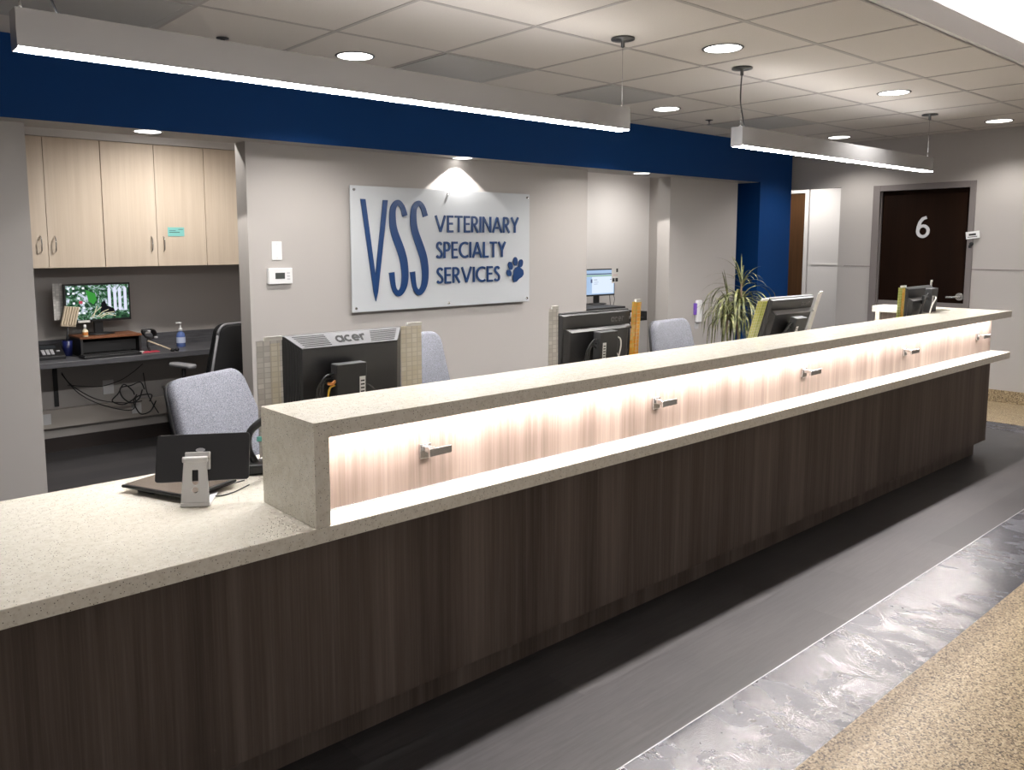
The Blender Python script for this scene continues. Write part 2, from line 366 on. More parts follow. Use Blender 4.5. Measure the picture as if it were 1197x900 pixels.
# ------------------------------------------------------------------ stroke lettering
def arc(cx, cy, rx, ry, a0, a1, n=10): return [(cx + rx * math.cos(math.radians(a0 + (a1 - a0) * k / n)), cy + ry * math.sin(math.radians(a0 + (a1 - a0) * k / n))) for k in range(n + 1)]
GL = {
 'V': (.74, [[(.03, 1), (.37, .02)], [(.37, .02), (.71, 1)]]),
 'E': (.44, [[(.05, 0), (.05, 1)], [(0, .95), (.44, .95)], [(0, .52), (.40, .52)], [(0, .05), (.44, .05)]]),
 'T': (.56, [[(0, .95), (.56, .95)], [(.28, 1), (.28, 0)]]),
 'R': (.52, [[(.05, 0), (.05, 1)], [(.05, .95), (.2, .95)] + arc(.2, .72, .23, .23, 90, -90)[1:] + [(.05, .49)], [(.2, .49), (.49, 0)]]),
 'I': (.10, [[(.05, 0), (.05, 1)]]),
 'N': (.66, [[(.05, 0), (.05, 1)], [(.05, .97), (.61, .03)], [(.61, 0), (.61, 1)]]),
 'A': (.74, [[(.03, 0), (.37, .98)], [(.37, .98), (.71, 0)], [(.14, .3), (.6, .3)]]),
 'Y': (.62, [[(.03, 1), (.31, .47)], [(.59, 1), (.31, .47)], [(.31, .5), (.31, 0)]]),
 'S': (.44, [[(.40, .83)] + arc(.235, .76, .165, .19, 35, 215, 9) + arc(.205, .26, .195, .21, 40, -150, 9)]),
 'P': (.48, [[(.05, 0), (.05, 1)], [(.05, .95), (.2, .95)] + arc(.2, .71, .24, .24, 90, -90)[1:] + [(.05, .47)]]),
 'C': (.70, [arc(.45, .5, .40, .45, 55, 305, 18)]),
 'L': (.42, [[(.05, 0), (.05, 1)], [(0, .05), (.42, .05)]]),
 'a': (.62, [arc(.3, .3, .25, .25, 0, 360, 18), [(.56, 0), (.56, .6)]]),
 'c': (.52, [arc(.3, .3, .25, .25, 50, 310, 14)]),
 'e': (.6, [[(.07, .3), (.53, .3)] + arc(.3, .3, .25, .25, 0, 310, 16)]),
 'r': (.4, [[(.06, 0), (.06, .6)], [(.06, .35), (.12, .5), (.24, .56), (.38, .54)]]),
 '6': (.62, [arc(.31, .3, .25, .25, 0, 360, 20), [(.06, .30), (.08, .5), (.15, .72), (.27, .88), (.45, .94)]]),
}
def write(mb, text, width, h, sw, d0, d1, M, gap=.14):
    tot = sum(GL[c][0] for c in text) + gap * (len(text) - 1); k = width / tot; x = 0
    for c in text:
        for i_, st in enumerate(GL[c][1]): mb.ribbon([((x + p[0]) * k, p[1] * h) for p in st], sw, d0, d1 + i_ * .00025, M)
        x += GL[c][0] + gap
def facing_minus_y(x, y, z): return Matrix(((1, 0, 0, x), (0, 0, -1, y), (0, 1, 0, z), (0, 0, 0, 1)))   # local xy plane upright, local z towards -Y
def facing_minus_x(x, y, z): return Matrix(((0, 0, -1, x), (-1, 0, 0, y), (0, 1, 0, z), (0, 0, 0, 1)))

# ================================================================== STRUCTURE
ZC = 2.606; ZH = 3.02
XW = 8.877
mb = MB(PLANKS)
mb.box(-3, 7.55, 1.45, 6.65, -.05, 0); mb.box(7.55, 12.5, 2.9, 6.65, -.05, 0)
mb.use(STRIP); mb.box(-3, 7.86, 1.11, 1.447, -.05, 0); mb.box(7.55, 7.86, 1.447, 2.9, -.05, 0)
mb.use(TERR); mb.box(-3, 7.86, -4, 1.11, -.05, 0); mb.box(7.86, XW, -4, 2.9, -.05, 0)
floor = struct(mb.build('floor'))
struct(MB(plain('floor_joint_metal', (.45, .45, .47), .35, .6)).box(-3, 7.55, 1.447, 1.4505, -.04, .0012).build('trim_1'))

# suspended ceiling with its grid
TP = .71323; X0 = 3.679 - 9 * TP
rows = [1.7696, 2.306, 3.0308, 3.749, 4.467, 5.18, 5.9, 6.6]
mb = MB(TILE).box(-3, 12.5, 1.765, 6.65, ZC, ZC + .04); mb.use(TBAR)
for k in range(-1, 24):
    x = X0 + k * TP
    if x < 12.4: mb.box(x - .0115, x + .0115, 1.77, 6.65, ZC - .0022, ZC + .01)
for y in rows: mb.box(-3, 12.5, y - .0115, y + .0115, ZC - .002, ZC + .01)
struct(mb.build('ceiling'))
mb = MB(WHITE).box(-3, 12.5, -4, 2.15, ZH, ZH + .05)
mb.box(-3, 12.5, 1.735, 1.765, ZC - .002, 2.717)
mb.box(-3, 12.5, 1.765, 2.15, ZC + .04, ZC + .06); mb.box(-3, 12.5, 2.15, 2.18, ZC + .04, ZH)
struct(mb.build('trim_2'))
t = thing('cove_light', 'hidden white strip light washing the raised lobby ceiling', 'ceiling light', (2.6, 1.95, 2.67))
MB(ALU).box(-5.4, 6.1, -.03, .03, 0, .03).build('channel', t)
MB(COVEM).box(-5.4, 6.1, -.022, .022, .03, .04).build('diffuser', t)

# walls
def wallbox(name, *a, mat=WALL, more=()):
    m = MB(mat).box(*a)
    for q in more: m.box(*q)
    return struct(m.build(name))
wallbox('wall_left', -3.1, -3, 1.8, 6.65, 0, ZH)
# front partition left of the alcove
wallbox('wall_partition', -3, 1.078, 5.0, 5.15, 0, 2.185)
wallbox('wall_sign', 2.326, 5.544, 5.0, 5.15, 0, 2.185)
wallbox('wall_middle', 6.753, 7.94, 5.0, 5.15, 0, 2.185, more=[(7.90, 7.94, 5.15, 5.45, 0, 2.3)])
m = MB(BLUE).box(7.94, 8.121, 5.3, 5.45, 0, 2.3); m.box(8.121, 8.20, 5.15, 5.45, 0, 2.3); m.box(8.121, 8.73, 4.84, 5.15, 0, ZC)
m.box(-3, 8.121, 4.84, 4.852, 2.185, ZC)
struct(m.build('wall_blue'))
m = MB(WALL).box(-3, 8.121, 4.852, 5.15, 2.185, ZC); m.box(7.90, 8.2, 5.15, 5.45, 2.185, ZC)
struct(m.build('wall_soffit'))
wallbox('wall_back', -3, 8.1, 6.65, 6.75, 0, ZC)
wallbox('wall_alcove', 8.1, 8.2, 5.45, 6.65, 0, ZC, more=[(3.2, 3.3, 5.15, 6.65, 0, ZC)])
struct(MB(WALLW).box(5.2, 8.1, 6.3, 6.65, 0, ZC).build('wall_niche'))
struct(MB(BASEB).box(-3, 3.2, 6.638, 6.65, 0, .105).build('baseboard_back'))
# far wall with door 6
dY0, dY1 = 3.032, 3.889
HD0, HD1 = 5.28, 6.08

m = MB(WALL); m.box(XW, XW + .12, -4, dY0, 0, ZH); m.box(XW, XW + .12, dY1, 4.32, 0, ZC + .02); m.box(XW, XW + .12, 4.32, 5.2, 2.138, ZC + .02); m.box(XW, XW + .12, dY0, dY1, 2.07, ZC + .02); m.box(XW, XW + .12, 1.7, 4.25, ZC, ZH)
struct(m.build('wall_right'))
struct(MB(TERR).box(XW - .012, XW, -4, 2.99, 0, .12).build('baseboard_right'))
struct(MB(FRAME).box(XW - .004, XW, -4, 2.99, 1.268, 1.276).build('trim_3'))
struct(MB(FRAME).box(XW - .004, XW, 3.963, 4.25, 1.283, 1.289).build('trim_4'))
# hall beyond the opening
m = MB(WALLW); m.box(9.95, 10.05, 3.0, 6.1, 0, ZC + .02); m.box(8.73, 10.0, 6.1, 6.2, 0, ZC + .02); m.box(XW + .12, 9.95, 2.9, 3.0, 0, ZC + .02)
struct(m.build('wall_hall'))
struct(MB(BLUE).box(8.73, 8.80, 4.856, 5.15, 0, ZC).build('wall_blue_return'))
m = MB(WALLW); m.box(9.94, 9.95, 3.1, HD0 - .09, 1.262, 1.276); m.box(9.944, 9.95, 3.1, HD0 - .14, .12, 1.24); struct(m.build('trim_5'))
d = struct(MB(HALLWOOD).box(9.93, 9.949, HD0, HD1, 0, 2.16).build('door_2'))
MB(WALLW).box(9.915, 9.95, HD0 - .05, HD0, 0, 2.21).box(9.915, 9.95, HD1, HD1 + .05, 0, 2.21).box(9.915, 9.95, HD0, HD1, 2.16, 2.21).build('door_frame', d, .003)
# door 6
d = struct(MB(DKWOOD).box(XW + .03, XW + .075, dY0 + .002, dY1 - .002, 0.008, 2.068).build('door_1'))
m = MB(FRAME)
for a in ((dY0 - .052, dY0, 0, 2.13), (dY1, dY1 + .072, 0, 2.13), (dY0, dY1, 2.068, 2.13)): m.box(XW - .02, XW + .1, *a)
m.box(XW + .0, XW + .03, dY1 - .012, dY1, 0, 2.068)
m.build('door_frame', d, .003)
MB(FRAME).box(XW + .022, XW + .03, dY0 + .002, dY1 - .01, .02, .932).build('armour_plate', d)
m = MB(GPL); write(m, '6', .125, .215, .030, 0, .012, facing_minus_x(XW + .03, 3.46 + .0625, 1.585)); plab(m.build('door_number', d), 'grey number 6 on dark door')
m = MB(CHROME); m.cyl((XW + .03, 3.075, 1.0), (XW - .01, 3.075, 1.0), .042, .036, 28); m.cyl((XW - .01, 3.075, 1.0), (XW - .035, 3.075, 1.0), .016)
m.tube([(XW - .035, 3.075, 1.0), (XW - .045, 3.09, 1.0), (XW - .045, 3.13, .995), (XW - .043, 3.185, .993)], .011, 10, 4)
m.build('door_handle', d)

# ================================================================== RECEPTION COUNTER
YC = 1.954; ZU = 1.05; ZL = .754
t = thing('reception_counter', 'long dark taupe wood laminate reception counter base running across the room', 'reception counter', (3.2, 2.1, 0))
def rel(m, name, par, **k):
    o = m.build(name, par, **k); l = par.location; o.location = (-l.x, -l.y, -l.z); return o
m = MB(LAM).box(-1.6, 6.56, 2.042, 2.082, .112, ZL - .048)
for gx in (-1.6, .4, 2.1, 3.8, 5.2, 6.53): m.box(gx, gx + .03, 2.082, 2.60, .112, ZL - .048)
rel(m, 'base_panel', t)
rel(MB(LAM).box(-1.6, 6.53, 2.105, 2.13, 0.0, .112).box(6.50, 6.53, 2.12, 2.6, 0, .112), 'toe_kick', t)
rv = rel(MB(LAM).box(1.124, 6.60, 2.064, 2.10, ZL + .001, ZU - .045), 'reveal_panel', t); plab(rv, 'illuminated wood laminate strip between the two stone tops')
rel(MB(ALU).box(1.124, 6.60, 2.0605, 2.064, ZL + .001, ZL + .007), 'metal_edge_strip', t)
for k, x in enumerate((1.53, 2.715, 3.925, 5.13, 6.325)):
    m = MB(CHROME); z = .879
    m.box(x - .022, x + .022, 2.054, 2.064, z - .024, z + .024); m.box(x - .012, x + .012, 2.022, 2.054, z + .0, z + .018)
    A = [(x - .016, 2.022, z - .010), (x - .016, 2.012, z - .010), (x - .016, 2.012, z + .016), (x - .016, 2.022, z + .016)]
    B = [(x + .062, 2.008, z - .004), (x + .062, 1.998, z - .004), (x + .062, 1.998, z + .020), (x + .062, 2.008, z + .020)]
    m.hexa(A, B)
    plab(rel(m, 'bag_hook', t, bevel=.002), 'small brushed metal hook on the lit panel')
# lower stone ledge
m = MB(QUARTZ).box(-1.65, 6.672, YC, 2.817, ZL - .046, ZL)
tag(m.build('lower_countertop', bevel=.003), 'cream speckled stone lower countertop running under the raised bar', 'countertop')
# raised bar with waterfall end
t2 = thing('raised_countertop', 'cream speckled stone raised bar top with waterfall end at its left', 'countertop', (1.1, 2.1, ZL + .001))
m = MB(QUARTZ).box(1.078, 6.646, YC, 2.272, ZU - .045, ZU); m.box(6.43, 6.646, 2.272, 2.84, ZU - .045, ZU)
rel(m, 'bar_top', t2)
rel(MB(QUARTZ).box(1.078, 1.124, YC, 2.272, ZL + .001, ZU - .045), 'waterfall_end', t2)
rel(MB(QUARTZ).box(6.43, 6.646, 2.785, 2.815, ZL + .001, ZU - .045), 'return_leg', t2, bevel=.0015)
rel(MB(LAM).box(6.46, 6.60, 2.30, 2.785, ZL + .001, ZU - .045), 'return_panel', t2)
rel(MB(LEDM).box(1.13, 6.59, 1.992, 2.004, ZU - .051, ZU - .0452), 'led_strip', t2)
for k in range(4):
    xa = 1.13 + k * 1.365
    o = area('led_lamp', (xa + .68, 1.998, ZU - .053), 1.36, .012, LED_W, (1, .93, .91), rot=(math.radians(17), 0, 0), spread=math.radians(176))

# ================================================================== LIGHTS
def pendant(x0, x1, label, cord_x, cable_x):
    L = x1 - x0; zb = 2.128
    t = thing('linear_pendant_light', label, 'pendant light', (x0, 2.90, zb))
    MB(ALU).box(0, L, -.04, -.036, .004, .119).box(0, L, .036, .04, .004, .119).box(0, L, -.036, .036, .112, .119).box(0, .003, -.036, .036, 0, .112).box(L - .003, L, -.036, .036, 0, .112).build('housing', t)
    MB(DIFF).box(.003, L - .003, -.036, .036, .001, .006).build('diffuser', t)
    MB(UPL).box(.05, L - .05, -.028, .028, .1192, .1205).build('uplight_strip', t)
    for cx in cable_x:
        c = MB(CHROME).cyl((cx - x0, 0, .119), (cx - x0, 0, .147), .006, .004, 10).cyl((cx - x0, 0, .147), (cx - x0, 0, ZC - zb - .004), .0012, None, 6).build('hanging_cable', t)
        MB(DARKMET).lathe([(.004, -.05), (.010, -.045), (.010, -.012), (.062, -.010), (.062, -.0012), (.05, 0)], Matrix.Translation((cx - x0, 0, ZC - zb - .001)), 28).build('canopy', c)
    a, b = cord_x
    MB(BLACK).tube([(a - x0, .01, ZC - zb - .012), (a - x0 - .005, .012, .36), (a - x0 - .004, .01, .26), (b - x0, .005, .119)], .0045).build('power_cord', t)
pendant(.612, 3.50, 'long brushed aluminium linear pendant light over the left of the counter', (.70, .745), (.635, 3.478))
pendant(4.575, 7.50, 'brushed aluminium linear pendant light hanging nearer the door marked 6', (4.63, 4.67), (4.612, 7.47))

def downlight(x, y, z, label, w, ang, blend, par_r=.108, grp=None, sz=None):
    t = thing('recessed_downlight', label, 'ceiling light', (x, y, z), group=grp)
    MB(DARKMET if z > 2.4 else WPL).lathe([(par_r, -.004), (par_r + .004, -.002), (par_r + .006, 0), (par_r - .008, 0), (par_r - .008, -.003)], None, 36, False).build('trim_ring', t)
    MB(LENS).lathe([(.001, -.0035), (par_r - .008, -.003)], None, 36, False).build('lens', t)
    spot('downlight_lamp', (0, 0, -.02), w, ang, blend, rad=par_r * .5 if sz is None else sz, parent=t)
G1 = 'round recessed downlights in the tiled ceiling'
DLs = [(2.618, 4.149, 'round downlight seen just above the long left pendant'),
       (4.076, 2.687, 'largest round downlight, between the two pendants'),
       (6.202, 2.662, 'round downlight above the right pendant, nearer the raised ceiling edge'),
       (5.522, 4.145, 'round downlight beside the blue beam, left of the black power cord'),
       (8.334, 4.10, 'small far round downlight just above the right pendant housing'),
       (8.341, 2.655, 'farthest right round downlight close to the far wall')]
for x, y, l in DLs: downlight(x, y, ZC - .002, l, DOWN * (.45 if x > 8 else 1), 2.3, .6, grp=G1)
G2 = 'round downlights in the underside of the blue beam'
for x, y, l, w in ((1.70, 4.925, 'round soffit downlight above the wall cupboards', SOFFIT_W), (4.04, 4.918, 'round soffit downlight shining on the glass sign', SOFFIT_W), (6.20, 4.92, 'round soffit downlight near the far end of the blue beam', SOFFIT_W)):
    downlight(x, y, 2.185, l, w, math.radians(112), .08, .080, grp=G2, sz=.012)
# unseen lamps added to brighten the staff alcoves and the hall
for x, y, w, l in ((2.2, 5.5, 95, 'unseen round lamp added behind the beam to brighten the desk alcove'), (7.35, 5.50, 85, 'unseen round lamp added behind the beam to brighten the far alcove'), (6.0, 5.6, 45, 'unseen round lamp added behind the beam to brighten the wall end face'), (9.35, 5.2, HALL_W, 'unseen round lamp added to brighten the hall beyond the opening')):
    downlight(x, y, ZC - .002, l, w, 2.6, .7, grp=None)

# vents, sprinklers
def vent(x, y, label):
    t = thing('ceiling_vent', label, 'vent', (x, y, ZC), group='grey perforated ceiling vents')
    a = TP / 2 - .012; b = a + .0
    MB(VENT).box(-a + .03, a - .03, -b + .03, b - .03, -.005, -.0022).build('grille', t)
    m = MB(plain_vent)
    m.box(-a, a, -b, -b + .03, -.006, -.0022); m.box(-a, a, b - .03, b, -.006, -.0022); m.box(-a, -a + .03, -b + .03, b - .03, -.006, -.0022); m.box(a - .03, a, -b + .03, b - .03, -.006, -.0022)
    m.build('frame', t)
plain_vent = plain('vent_frame_grey', (.38, .37, .355), .5)
vent(2.966 + TP / 2, 3.749 + TP / 2, 'grey perforated ceiling vent right above the middle of the left pendant')
vent(4.392 + TP / 2, 3.749 + TP / 2, 'grey perforated ceiling vent behind the right end of the left pendant')
vent(6.532 + TP / 2, 3.749 + TP / 2, 'grey perforated ceiling vent behind the left end of the right pendant')
vent(.826 + TP / 2, 3.749 + TP / 2, 'grey perforated ceiling vent in the top left corner of the ceiling, nearer the blue beam')
vent(.826 + TP / 2, 3.031 + TP / 2, 'grey perforated ceiling vent at the top left edge, farther from the blue beam')
def sprinkler(x, y, label):
    t = thing('sprinkler_head', label, 'sprinkler', (x, y, ZC - .002), group='ceiling sprinklers')
    MB(DARKMET).lathe([(.033, 0), (.032, -.004), (.012, -.006), (.011, -.012)], None, 20).build('escutcheon', t)
    MB(CHROME).cyl((0, 0, -.006), (0, 0, -.03), .006).cyl((.009, 0, -.012), (.004, 0, -.038), .002).cyl((-.009, 0, -.012), (-.004, 0, -.038), .002).lathe([(.004, -.04), (.016, -.038), (.016, -.036), (.004, -.034)], None, 14).build('deflector', t)
sprinkler(1.87, 4.24, 'small ceiling sprinkler above the left half of the long pendant')
sprinkler(6.30, 4.27, 'small ceiling sprinkler left of the power cord of the right pendant')

# ================================================================== SIGN
sx, sz_ = 3.063, 1.057
t = thing('wall_sign', 'frosted glass sign with blue clinic lettering and a paw print on the grey wall', 'sign', (sx, 4.96, sz_))
MB(FROST).box(0, 1.722, -.006, .004, 0, .884).build('panel', t, .001)
M0 = facing_minus_y(0, -.020, 0)
m = MB(NAVY)
V = [(.077, .792), (.117, .792), (.190, .255), (.265, .79), (.305, .79), (.209, .14), (.190, .072), (.172, .14)]
m.prism(V, -.008, 0, M0); m.build('letter', t)
S1 = [(.454, .682), (.436, .735), (.414, .766), (.392, .776), (.368, .762), (.350, .73), (.344, .68), (.347, .614), (.360, .56), (.380, .51), (.412, .435), (.434, .37), (.445, .30), (.447, .241), (.440, .19), (.424, .150), (.397, .122), (.372, .126), (.350, .155), (.338, .205), (.330, .275)]
W1 = [.05, .046, .042, .042, .046, .052, .058, .063, .067, .07, .072, .07, .067, .063, .06, .052, .046, .042, .04, .044, .05]
def smooth2(P, W, sub=4):
    o, w = [], []
    for i in range(len(P) - 1):
        p0 = P[max(i - 1, 0)]; p1 = P[i]; p2 = P[i + 1]; p3 = P[min(i + 2, len(P) - 1)]
        for k in range(sub):
            t_ = k / sub; o.append(tuple(.5 * (2 * p1[c] + (p2[c] - p0[c]) * t_ + (2 * p0[c] - 5 * p1[c] + 4 * p2[c] - p3[c]) * t_ ** 2 + (3 * p1[c] - p0[c] - 3 * p2[c] + p3[c]) * t_ ** 3) for c in (0, 1))); w.append(W[i] + (W[i + 1] - W[i]) * t_)
    return o + [P[-1]], w + [W[-1]]
S1, W1 = smooth2(S1, W1)
for dx in (0, .185):
    m = MB(NAVY); m.ribbon([(p[0] + dx, p[1]) for p in S1], [w * .92 for w in W1], -.008, 0, M0); m.build('letter', t)
for txt, x0, w, z0, h in (('VETERINARY', .732, .855, .567, .124), ('SPECIALTY', .739, .705, .371, .123), ('SERVICES', .741, .640, .180, .12)):
    m = MB(NAVY); write(m, txt, w, h, .0165, -.008, 0, facing_minus_y(x0, -.020, z0), .13); m.build('text_line', t)
m = MB(NAVY)
def ell(cx, cy, rx, ry, rot=0, n=18): return [(cx + rx * math.cos(a) * math.cos(rot) - ry * math.sin(a) * math.sin(rot), cy + rx * math.cos(a) * math.sin(rot) + ry * math.sin(a) * math.cos(rot)) for a in [2 * PI * k / n for k in range(n)]]
for e in ((1.498, .300, .024, .034, .35), (1.553, .335, .024, .036, .05), (1.613, .318, .024, .034, -.3), (1.482, .242, .024, .030, .7)): m.prism(ell(*e), -.008, 0, M0)
m.prism([(1.535, .165), (1.565, .168), (1.590, .19), (1.625, .205), (1.645, .228), (1.640, .262), (1.612, .28), (1.585, .295), (1.555, .285), (1.535, .262), (1.528, .22), (1.524, .19)], -.008, 0, M0)
m.build('paw_print', t)
for px in (.03, .862, 1.692):
    for pz in (.028, .856): MB(CHROME).cyl((px, .04, pz), (px, -.0135, pz), .009, None, 14).build('standoff_bolt', t)

# thermostat and blank plate
t = thing('thermostat', 'white wall thermostat with small dark display, left of the sign', 'thermostat', (2.533, 5.0, 1.328))
MB(WPL).box(-.085, .085, -.028, 0, -.052, .052).build('housing', t, .004)
MB(plain('lcd_grey', (.05, .055, .05), .3)).box(-.04, .028, -.030, -.028, -.018, .022).build('display', t)
m = MB(GPL)
for k in range(3): m.box(.045, .065, -.030, -.028, -.026 + k * .02, -.016 + k * .02)
m.build('buttons', t)
t = thing('blank_wall_plate', 'white blank switch plate above the thermostat', 'wall plate', (2.521, 5.0, 1.493))
MB(WPL).box(-.036, .036, -.006, 0, -.06, .06).build('plate', t, .002)
for z in (-.045, .045): MB(GPL).cyl((0, -.006, z), (0, -.0075, z), .003, None, 10).build('screw', t)

# door jamb room sign
t = thing('room_status_sign', 'small tilted white card with dark print on the jamb of the door marked 6', 'sign', (XW - .02, 2.985, 1.605), rot=(-.12, 0, 0))
MB(WPL).box(-.012, 0, -.065, .055, -.035, .035).build('card', t, .001)
MB(INK).box(-.0135, -.012, -.035, .028, -.004, .014).box(-.0135, -.012, -.045, .04, -.020, -.014).build('print', t)
t = thing('door_closer_button', 'small black catch on the door jamb below the white card', 'catch', (XW - .02, 2.988, 1.52))
MB(BLACK).lathe([(.018, 0), (.018, .012), (.01, .016)], Matrix.Rotation(-PI / 2, 4, 'Y'), 18).box(-.02, -.005, .005, .02, -.04, -.012).build('body', t)

# ================================================================== MONITORS
PCM = [None]
def monitor(loc, rz, tilt, label, style='ledge', pcz=-.02):
    """flat monitor seen from behind; local -Y is its back"""
    t = thing('computer_monitor', label, 'monitor', loc, rz)
    W, H = .50, .325; zt = .46     # height of top edge
    R = Matrix.Translation((0, .02, zt - H / 2)) @ Matrix.Rotation(tilt, 4, 'X') @ Matrix.Translation((0, 0, 0))
    m = MB(BLACK); m.box(-W / 2, W / 2, -.012, .012, -H / 2, H / 2, R); m.build('bezel', t, .003)
    m = MB(emis('screen_glow' + label[:6], (.55, .65, .8), .6) if False else BLACK); m.box(-W / 2 + .015, W / 2 - .015, .0121, .0135, -H / 2 + .02, H / 2 - .015, R); m.build('screen', t)
    def tr(p): return R @ Vector(p)
    m = MB(SHELL)
    if style == 'vent':
        a, b = W / 2, H / 2; ia, ib = W / 2 - .05, H / 2 - .045
        Q = [(-a, -.012, -b), (a, -.012, -b), (a, -.012, b), (-a, -.012, b)]; q = [(-ia, -.06, -ib - .02), (ia, -.06, -ib - .02), (ia, -.06, ib), (-ia, -.06, ib)]
        m.hexa([tr(p) for p in q], [tr(p) for p in Q]); sh = m.build('back_shell', t, .002)
        def face(u, v, lift):   # top slanted face, u in -1..1, v 0(inner)..1(outer)
            A = Vector(q[3]).lerp(Vector(q[2]), (u + 1) / 2); B = Vector(Q[3]).lerp(Vector(Q[2]), (u + 1) / 2)
            n = Vector((0, -.045, .048)).normalized(); return tr(A.lerp(B, v) + n * lift)
        def side(u, v, lift):
            A = Vector(q[0]).lerp(Vector(q[3]), u); B = Vector(Q[0]).lerp(Vector(Q[3]), u); n = Vector((-.048, -.05, 0)).normalized(); return tr(A.lerp(B, v) + n * lift)
        m = MB(SILV)
        m.hexa([face(-.99, .04, .0), face(.99, .04, 0), face(.99, .96, 0), face(-.99, .96, 0)], [face(-.99, .04, .002), face(.99, .04, .002), face(.99, .96, .002), face(-.99, .96, .002)])
        plab(m.build('vent_strip', t), 'silver grey vented strip along the top')
        for u0, u1 in ((-.9, -.38), (.42, .92)):
            m = MB(BLACK)
            for k in range(7):
                v = .14 + k * .115
                m.hexa([face(u0, v, .002), face(u1, v, .002), face(u1, v + .05, .002), face(u0, v + .05, .002)], [face(u0, v, .0026), face(u1, v, .0026), face(u1, v + .05, .0026), face(u0, v + .05, .0026)])
            m.build('vent_grille', t)
        m = MB(INK)
        ex = (face(1, .25, 0) - face(-1, .25, 0)).normalized(); ey = (face(0, 1, 0) - face(0, 0, 0)).normalized(); ez = ex.cross(ey)
        if ez.dot(face(0, 0, 1) - face(0, 0, 0)) < 0: ez = -ez
        o = face(-.25, .28, .002); LM = Matrix(((ex.x, ey.x, ez.x, o.x), (ex.y, ey.y, ez.y, o.y), (ex.z, ey.z, ez.z, o.z), (0, 0, 0, 1)))
        write(m, 'acer', .125, .048, .0075, 0, .0012, LM, .1); m.build('lettering', t)
        m = MB(BLACK)
        for k in range(6):
            v = .1 + k * .14
            m.hexa([side(.03, v, 0), side(.97, v, 0), side(.97, v + .05, 0), side(.03, v + .05, 0)], [side(.03, v, .0025), side(.97, v, .0025), side(.97, v + .05, .0025), side(.03, v + .05, .0025)])
        m.build('side_ribs', t)
        yb = -.06
    else:
        a, b = W / 2 - .004, H / 2 - .004
        m.hexa([tr(p) for p in [(-a + .01, -.028, -b), (a - .01, -.028, -b), (a - .01, -.028, b - .006), (-a + .01, -.028, b - .006)]], [tr(p) for p in [(-a, -.012, -b), (a, -.012, -b), (a, -.012, b), (-a, -.012, b)]])
        m.hexa([tr(p) for p in [(-a + .05, -.052, -b + .02), (a - .05, -.052, -b + .02), (a - .04, -.050, b - .085), (-a + .04, -.050, b - .085)]], [tr(p) for p in [(-a + .02, -.027, -b + .01), (a - .02, -.027, -b + .01), (a - .02, -.027, b - .065), (-a + .02, -.027, b - .065)]])
        m.build('back_shell', t, .003)
        m = MB(SILV if style == 'ledge' else BLACK)
        m.hexa([tr(p) for p in [(-a + .045, -.056, b - .088), (a - .02, -.056, b - .088), (a - .02, -.056, b - .082), (-a + .045, -.056, b - .082)]], [tr(p) for p in [(-a + .03, -.03, b - .078), (a - .015, -.03, b - .078), (a - .015, -.03, b - .068), (-a + .03, -.03, b - .068)]])
        m.build('back_ridge', t)
        LM = R @ facing_minus_y(.10, -.028, b - .052)
        m = MB(plain('gloss_lettering_' + label[:3] + str(len(bpy.data.materials)), (.10, .10, .105), .3)); write(m, 'acer', .095, .038, .006, 0, .0012, LM, .1); m.build('lettering', t)
        yb = -.052
    # stand
    m = MB(BLACK).box(-.045, .045, -.035, .0, .012, zt - H + .1); m.build('stand_neck', t, .004)
    m = MB(BLACK).lathe([(.125, 0), (.125, .008), (.11, .014), (.02, .016)], Matrix.Diagonal((1, .8, 1, 1)), 32); m.build('stand_base', t)
    # small computer on the back
    m = MB(BLACKM); px = -.045 if style == 'vent' else -.02
    y0 = yb - .03; M2 = R @ Matrix.Translation((px, 0, pcz))
    m.box(-.062, .062, y0 - .045, y0, -.08, .085, M2); m.box(-.02, .02, y0, yb + .002, -.03, .03, M2)
    pc = m.build('mini_computer', t, .004)
    m = MB(WPL).box(.030 if style == 'vent' else -.045, .054 if style == 'vent' else -.022, y0 - .0462, y0 - .045, -.045, .035, M2); m.use(INK)
    for k in range(5): m.box(.034 if style == 'vent' else -.041, .050 if style == 'vent' else -.026, y0 - .0466, y0 - .0462, -.035 + k * .013, -.030 + k * .013, M2)
    m.build('label_sticker', pc)
    return t, R, M2, y0
def cablegroup(t, M2, y0, white=True, left=True):
    if left:
        m = MB(BLACK)
        for k in range(3):
            m.tube([M2 @ Vector(p) for p in [(-.062, y0 - .02, .05 - k * .02), (-.10, y0 - .03, .045 - k * .01), (-.125 + k * .01, y0 - .02, .0), (-.12 + k * .015, y0, -.09), (-.11 + k * .01, y0 + .02, -.17)]], .0035)
        m.build('cable', t)
    if white:
        m = MB(CABLEW).tube([M2 @ Vector(p) for p in [(.062, y0 - .02, .055), (.088, y0 - .035, .045), (.09, y0 - .04, .005), (.06, y0 - .05, -.05), (.025, y0 - .05, -.12), (.0, y0 - .05, -.16)]], .0035)
        m.tube([M2 @ Vector(p) for p in [(.062, y0 - .02, -.005), (.09, y0 - .03, -.04), (.12, y0 - .03, -.09), (.14, y0 - .02, -.14)]], .003)
        m.build('white_cable', t)

